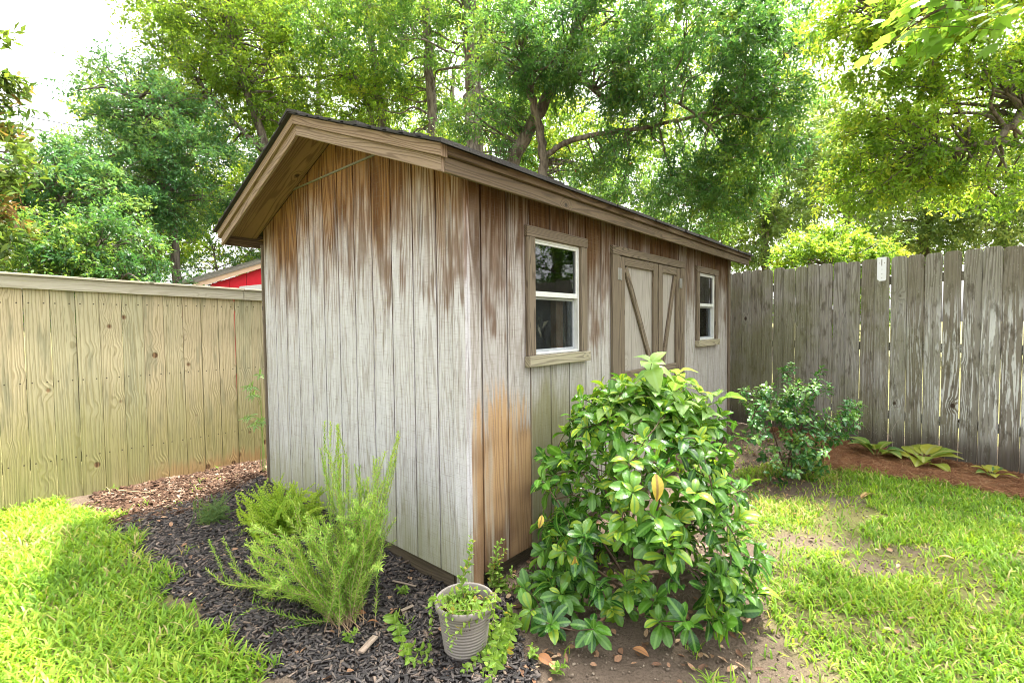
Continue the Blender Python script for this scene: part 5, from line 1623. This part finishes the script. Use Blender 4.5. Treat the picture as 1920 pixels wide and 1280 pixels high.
# yellow-green herb behind the rosemary
ob = ground_pt(540, 1000)
od = (ob - CAM) @ FWD
stems = []
for _ in range(190):
    px_ = rng.uniform(442, 622); py_ = rng.uniform(862, 1000)
    if py_ < 870 + 0.9 * abs(px_ - 530):
        py_ += 40
    e = to(px_, py_, od + rng.normal(0, 0.14))
    stems.append(arc(ob + rng.normal(0, 0.09, 3) * np.array([1, 1, 0]), e, -0.02, 0.05))
for s_ in stems:
    for q in s_:
        q[2] = max(q[2], gz(q[0], q[1]) + 0.01)
        q[0] = min(q[0], -T - 0.04)
stem_plant('golden_herb', 'bushy yellow green herb behind the rosemary at the foot of the gable', 'herb', ob, stems, 0.017, OVAL, 0.024, M['lf_oreg'], M['stem_green'], 0.0022, 'whorl', (50, 85), 0.72, 0.2, start=0.1)
# thyme tuft
tb_ = ground_pt(396, 975)
td_ = (tb_ - CAM) @ FWD
stems = [arc(tb_ + rng.normal(0, 0.05, 3) * np.array([1, 1, 0]), np.maximum(to(rng.uniform(362, 436), rng.uniform(920, 985), td_ + rng.normal(0, 0.09)), np.array([-9, -9, GZ + 0.02])), 0.05, 0.06) for _ in range(90)]
stem_plant('thyme_tuft', 'small rounded thyme tuft on the black mulch left of the yellow herb', 'herb', tb_, stems, 0.009, None, 0.010, M['lf_thyme'], M['stem_green'], 0.0014, 'whorl', (50, 85), 0.5, 0.2, 0.005, start=0.1)

# ribbed pot
pc = ground_pt(868, 1192)
pc = np.array([-0.266, -0.254, 0]); pc[2] = gz(pc[0], pc[1]) - 0.004
pot = thing('flower_pot', 'taupe ribbed plastic flower pot at the near corner of the shed', 'pot', pc)
M['pot'] = mat_plain('taupe_plastic', (0.215, 0.19, 0.168), 0.55, 0.3, 0.14, 22, 0.06)
M['potsoil'] = mat_plain('potting_soil', (0.075, 0.05, 0.035), 0.95, 0.1, 0.5, 60, 0.8)


def lathe(prof, c, seg=56, sq=None):
    p = np.array(prof)
    th = np.arange(seg) * 2 * np.pi / seg
    v = np.stack([c[0] + p[:, 0, None] * np.cos(th), c[1] + p[:, 0, None] * np.sin(th), c[2] + np.repeat(p[:, 1, None], seg, 1)], -1).reshape(-1, 3)
    i = np.arange(len(p) - 1)[:, None] * seg; j = np.arange(seg)[None]; j2 = (j + 1) % seg
    return v, np.stack([i + j, i + j2, i + seg + j2, i + seg + j], -1).reshape(-1, 4)


PH, PR0, PR1 = 0.225, 0.092, 0.123
body = [(0.0, 0.0), (PR0 - 0.004, 0.0), (PR0, 0.004)]
nr_ = 13
for i in range(nr_ * 8 + 1):
    t = i / (nr_ * 8)
    h = 0.012 + t * (PH - 0.042)
    body.append((PR0 + (PR1 - PR0) * h / PH + 0.0014 * math.sin(t * nr_ * 2 * math.pi), h))
body += [(PR1 - 0.003, PH - 0.026)]
v, f = lathe(body, pc)
fastmesh('body', v, f, M['pot'], pot, smooth=True)
rim = [(PR1 - 0.002, PH - 0.027), (PR1 + 0.006, PH - 0.027), (PR1 + 0.0085, PH - 0.022), (PR1 + 0.0085, PH - 0.003), (PR1 + 0.006, PH), (PR1 - 0.001, PH), (PR1 - 0.004, PH - 0.004), (PR1 - 0.012, PH - 0.09), (PR1 - 0.014, PH - 0.1)]
v, f = lathe(rim, pc)
fastmesh('rim', v, f, M['pot'], pot, smooth=True)
P2, F2 = grid(-0.13, 0.13, -0.13, 0.13, 0.008)
k = np.hypot(P2[:, 0], P2[:, 1])
z2 = pc[2] + PH - 0.062 + 0.018 * (vnoise(P2, 25, 5) - 0.5) - 0.01 * (k / 0.11) ** 2
inside = (np.hypot(*P2[F2].mean(1).T) < PR1 - 0.009)
fastmesh('soil', np.column_stack([P2 + pc[:2], z2]), F2[inside], M['potsoil'], pot, smooth=True)
n = 150
a_, r_ = rng.random(n) * 6.283, np.sqrt(rng.random(n)) * 0.105
pp = np.column_stack([pc[0] + r_ * np.cos(a_), pc[1] + r_ * np.sin(a_), np.full(n, pc[2] + PH - 0.052) + rng.random(n) * 0.012])
v, f, _ = scatter(CHIP_V, CHIP_F, pp, rdir(n, 0.4), upn(n, 0.5), np.column_stack([rng.uniform(0.012, 0.05, n), rng.uniform(0.002, 0.008, n), np.full(n, 0.003)]))
tag(fastmesh('debris', v, f, M['barkchip'], pot, attrs={'tint': perface(CHIP_F, rng.random(n))}), kind='stuff')

# mint growing out of the pot and around it
pt = pc + np.array([0, 0, PH - 0.05])
pd = (pc - CAM) @ FWD


def rim_pt(a, dr=0.012, dz=0.012):
    return pc + np.array([(PR1 + dr) * math.cos(a), (PR1 + dr) * math.sin(a), PH + dz])


stems = []
for _ in range(26):
    a = rng.random() * 6.283; r_ = 0.09 * rng.random() ** 0.5
    b0 = pt + np.array([r_ * math.cos(a), r_ * math.sin(a), 0])
    stems.append([b0, b0 + np.array([0.01 * math.cos(a), 0.01 * math.sin(a), 0.02]), b0 + np.array([rng.normal(0, 0.02), rng.normal(0, 0.02), rng.uniform(0.035, 0.08)])])
for px_, py_, d_ in ((882, 1000, 0.02), (888, 1010, 0.03)):
    stems.append([pt + np.array([0.02, 0.02, 0]), to(866, 1090, pd), to(880, 1050, pd), to(px_, py_, pd + d_)])
for ang, ends in ((math.radians(200), ((812, 1120, -0.02), (808, 1190, -0.03))), (math.radians(285), ((862, 1180, -0.15), (845, 1215, -0.16))), (math.radians(255), ((840, 1150, -0.14), (842, 1195, -0.15))), (math.radians(320), ((925, 1160, -0.08), (950, 1190, -0.05)))):
    b0 = pt + np.array([0.05 * math.cos(ang), 0.05 * math.sin(ang), 0])
    stems.append([b0, rim_pt(ang), *[to(x, y, pd + d_) for x, y, d_ in ends]])
for s_ in stems:
    for q in s_:
        q[2] = max(q[2], gz(q[0], q[1]) + 0.01)
stem_plant('potted_mint', 'straggly mint growing in and spilling over the ribbed pot', 'plant', pt, stems, 0.019, OVAL, 0.035, M['lf_mint'], M['stem_tan'], 0.0016, 'pair', (50, 85), 0.5, 0.2, odd=0.05, start=0.15)


def runner(name, label, pts, extra=(), sp=0.026, leaf=0.042, tint=0.5, lift=0.02):
    stems = [[to(*p) for p in s_] for s_ in (pts, *extra)]
    for s_ in stems:
        for q in s_:
            q[2] = max(q[2], gz(q[0], q[1]) + lift)
    b0 = stems[0][0].copy()
    return stem_plant(name, label, 'plant', b0, stems, sp, OVAL, leaf, M['lf_mint'], M['stem_green'], 0.0017, 'pair', (55, 88), tint, 0.18, start=0.02, odd=0.02)


def gp(px, py, dz=0.02):
    q = ground_pt(px, py, GZ + dz); return (px, py, (q - CAM) @ FWD)


runner('mint_runner', 'mint runner creeping over black mulch left of the pot', [gp(734, 1150), gp(745, 1180), gp(758, 1212), gp(772, 1238), gp(808, 1240)], [[gp(758, 1212), gp(800, 1220), gp(806, 1200, 0.05)]], 0.024, 0.046)
runner('mint_runner', 'thick mint runner sprawling over the mulch right of the pot', [gp(938, 1165), gp(920, 1190), gp(905, 1215), gp(890, 1240), gp(870, 1255)],
       [[gp(960, 1150, 0.05), gp(945, 1175, 0.06), gp(925, 1220, 0.05), gp(905, 1262)], [gp(945, 1150, 0.08), gp(960, 1135, 0.10)], [gp(935, 1190), gp(950, 1215, 0.04), gp(930, 1250)], [gp(905, 1215), gp(930, 1240, 0.04), gp(915, 1275)], [gp(920, 1190), gp(885, 1205, 0.05), gp(858, 1228)], [gp(962, 1160, 0.04), gp(955, 1200, 0.05), gp(935, 1235)]], 0.021, 0.046)
cb = ground_pt(925, 1105)
cdp = (cb - CAM) @ FWD
stems = []
for px_, py_ in ((942, 1012), (948, 1030), (905, 1038), (915, 1060), (925, 1050), (960, 1062), (900, 1075), (955, 1085), (935, 1075), (975, 1095), (945, 1120)):
    e = to(px_, py_, cdp + rng.normal(0, 0.04))
    stems.append(arc(cb + rng.normal(0, 0.02, 3) * np.array([1, 1, 0]), e, 0.0, 0.05))
for s_ in stems:
    for q in s_:
        q[1] = min(q[1], -T - 0.05); q[2] = max(q[2], gz(q[0], q[1]) + 0.01)
stem_plant('mint_clump', 'leggy mint clump standing against the stained corner behind the pot', 'plant', cb, stems, 0.02, OVAL, 0.038, M['lf_mint'], M['stem_tan'], 0.0018, 'pair', (50, 85), 0.5, 0.2, odd=0.04, start=0.1)
# seedlings in the mulch and soil
for px_, py_, lab in ((655, 1205, 'tiny two leaf seedling in black mulch beside the flat wood offcut'), (755, 1115, 'small seedling in the mulch between rosemary and pot'), (1000, 1235, 'low seedling among dry leaves in front of the bush'), (1045, 1265, 'round leaved seedling at the bottom edge below the bush')):
    b0 = ground_pt(px_, py_)
    stems = [[b0, b0 + np.array([0, 0, 0.02]), b0 + np.array([rng.normal(0, 0.02), rng.normal(0, 0.02), 0.045])] for _ in range(3)]
    stem_plant('seedling', lab, 'plant', b0, stems, 0.016, OVAL, 0.032, M['lf_mint'], M['stem_green'], 0.0014, 'pair', (55, 85), 0.45, 0.15, group='seedlings in the bare beds')
# weeds by the skid
wb_ = ground_pt(1020, 1090)
stems = []
for px_, py_ in ((985, 1075), (1000, 1085), (1040, 1050), (1030, 1090), (1060, 1100), (1055, 1070), (1000, 1110)):
    stems.append(arc(wb_ + rng.normal(0, 0.04, 3) * np.array([1, 1, 0]), to(px_, py_, (wb_ - CAM) @ FWD + rng.normal(0, 0.05)), 0.02, 0.05))
for s_ in stems:
    for q in s_:
        q[1] = min(q[1], -T - 0.06); q[2] = max(q[2], gz(q[0], q[1]) + 0.01)
stem_plant('leafy_weed', 'dark leafy weed by the exposed skid under the long wall', 'weed', wb_, stems, 0.03, LANCE, 0.10, M['lf_bush'], M['stem_green'], 0.002, 'pair', (40, 80), 0.3, 0.15)
# hostas in the pine straw
def hosta(label, px, py, n, ln, tint, tv):
    b0 = ground_pt(px, py)
    root = thing('hosta', label, 'plant', b0, 'hostas in the pine straw')
    P, D, N_, S, Tn = [], [], [], [], []
    tb = Tubes()
    for i in range(n):
        a = 2 * math.pi * i / n * 1.0 + rng.normal(0, 0.25)
        el = rng.uniform(0.35, 1.15)
        dd = np.array([math.cos(a) * math.cos(el), math.sin(a) * math.cos(el), math.sin(el)])
        p0 = b0 + np.array([0, 0, 0.0]); p1 = b0 + dd * ln * 0.55
        tb.add(np.array([p0, p1]), (0.004, 0.003), 4)
        P.append(p1); D.append(dd * np.array([1, 1, 0.45])); N_.append(np.array([0, 0, 1.0]) - dd * 0.2 + rng.normal(0, 0.1, 3)); S.append(ln * rng.uniform(0.8, 1.15)); Tn.append(tint + rng.normal(0, tv))
    tb.build('stems', M['stem_green'], root)
    leaves_obj('foliage', BROAD, np.array(P), np.array(D), np.array(N_), np.array(S), np.array(Tn), M['lf_hosta'], root)
hosta('bluish green hosta with few flat leaves nearest the small shrub', 1642, 858, 8, 0.20, 0.25, 0.18)
hosta('yellowing hosta rosette in the middle of the pine straw', 1728, 872, 11, 0.215, 0.75, 0.15)
hosta('tiny wilted hosta at the right end of the pine straw', 1860, 897, 8, 0.12, 0.6, 0.35)
# lance leaved sprigs peeping round the far corner of the gable
e0 = np.array([0.16, 3.05, GZ])
stems = []
for px_, py_ in ((462, 728), (470, 742), (486, 702), (458, 786), (476, 800), (492, 792)):
    d_ = 3.92 + rng.normal(0, 0.08)
    e = to(px_, py_, d_)
    stems.append([e0 + rng.normal(0, 0.02, 3), e0 + np.array([0.0, 0, max(0.15, (e[2] - GZ) * 0.7)]), e0 + (e - e0) * np.array([0.5, 0.5, 0.95]), e])
stem_plant('lance_leaf_bush', 'sprigs of narrow lance leaves sticking out from behind the gable corner', 'bush', e0, stems, 0.045, LANCE, 0.10, M['lf_ole'], M['stem_green'], 0.003, 'pair', (40, 80), 0.45, 0.18, start=0.8)

# loose bits
M['drywood'] = mat_trim('grey_dry_wood', (0.34, 0.27, 0.21), (0.25, 0.19, 0.14), (0.14, 0.10, 0.07), 8, 0.5)
def slab(label, px0, py0, px1, py1, w_, h_, name='wood_offcut'):
    a, b = ground_pt(px0, py0, GZ + 0.016), ground_pt(px1, py1, GZ + 0.02)
    o = MB(); o.beam(a, b, w_, h_, np.cross(b - a, (0, 0, 1)))
    return tag(o.build(name, M['drywood'], None, 0.002), label, 'wood scrap')
slab('flat grey wood offcut on the mulch in front of the rosemary', 676, 1222, 704, 1192, 0.028, 0.010)
slab('long thin wood splinter on the mulch right of the rosemary', 736, 1088, 780, 1098, 0.011, 0.006, 'wood_splinter')
slab('short pale wood splinter on the mulch left of the pot', 752, 1144, 775, 1134, 0.016, 0.007, 'wood_splinter')
t = Tubes(); t.add(curve([ground_pt(222, 919, GZ + 0.02), ground_pt(252, 921, GZ + 0.035), ground_pt(288, 924, GZ + 0.02)], 6), (0.007, 0.004), 6)
tag(t.build('dry_stick', M['stem_tan']), 'pale dry stick lying on the brown bark chips', 'stick')
t = Tubes()
w0 = rfp(1.93, 0.10, GZ)
t.add(curve([w0, w0 + np.array([0.01, 0.0, 0.12]), w0 + np.array([-0.01, 0.01, 0.22]), w0 + np.array([0.02, -0.04, 0.36])], 6), (0.003, 0.0015), 5)
t.add(curve([w0 + np.array([-0.005, 0.005, 0.17]), w0 + np.array([0, 0.06, 0.23]), w0 + np.array([0, 0.09, 0.27])], 5), (0.002, 0.001), 4)
tag(t.build('bare_twig', mat_plain('grey_dead_twig', (0.33, 0.28, 0.24), 0.9, 0.1)), 'bare dead twig standing between the hostas and the picket fence', 'twig')
M['dryleaf'] = mat_leaf('dry_fallen_leaf', (0.26, 0.10, 0.04), (0.38, 0.19, 0.08), (0.55, 0.36, 0.17), 0.2, 0.6, 0.3, rib=(0.25, 0.12, 0.06))
for px_, py_, ln, tn_, lab in ((1640, 926, 0.13, 0.95, 'large peach coloured dry leaf on the grass below the hostas'), (1008, 1228, 0.075, 0.25, 'rust brown curled leaf on the soil just right of the mint runner'),
                               (1030, 1240, 0.06, 0.85, 'tan dry leaf on the soil in front of the bush'), (664, 1152, 0.06, 0.1, 'rust red dry leaf at the foot of the rosemary'),
                               (688, 1166, 0.055, 0.2, 'orange brown dry leaf on mulch right of the rosemary foot'), (1186, 1215, 0.07, 0.45, 'brown dry leaf lying under the front of the bush'),
                               (1790, 1048, 0.08, 0.8, 'pinkish dry leaf on the bleached patch of the right lawn'), (1500, 965, 0.06, 0.6, 'brown leaf on the bare soil patch of the right lawn')):
    p = ground_pt(px_, py_, GZ + 0.02)[None]
    v, f, uv = scatter(OVAL[0], OVAL[1], p, rdir(1), upn(1, 0.3), np.array([ln]), OVAL[2])
    tag(fastmesh('fallen_leaf', v, f, M['dryleaf'], attrs={'tint': np.full(len(OVAL[1][0]), tn_)}, uv=uv, smooth=True), lab, 'leaf', 'single dry leaves on the ground')
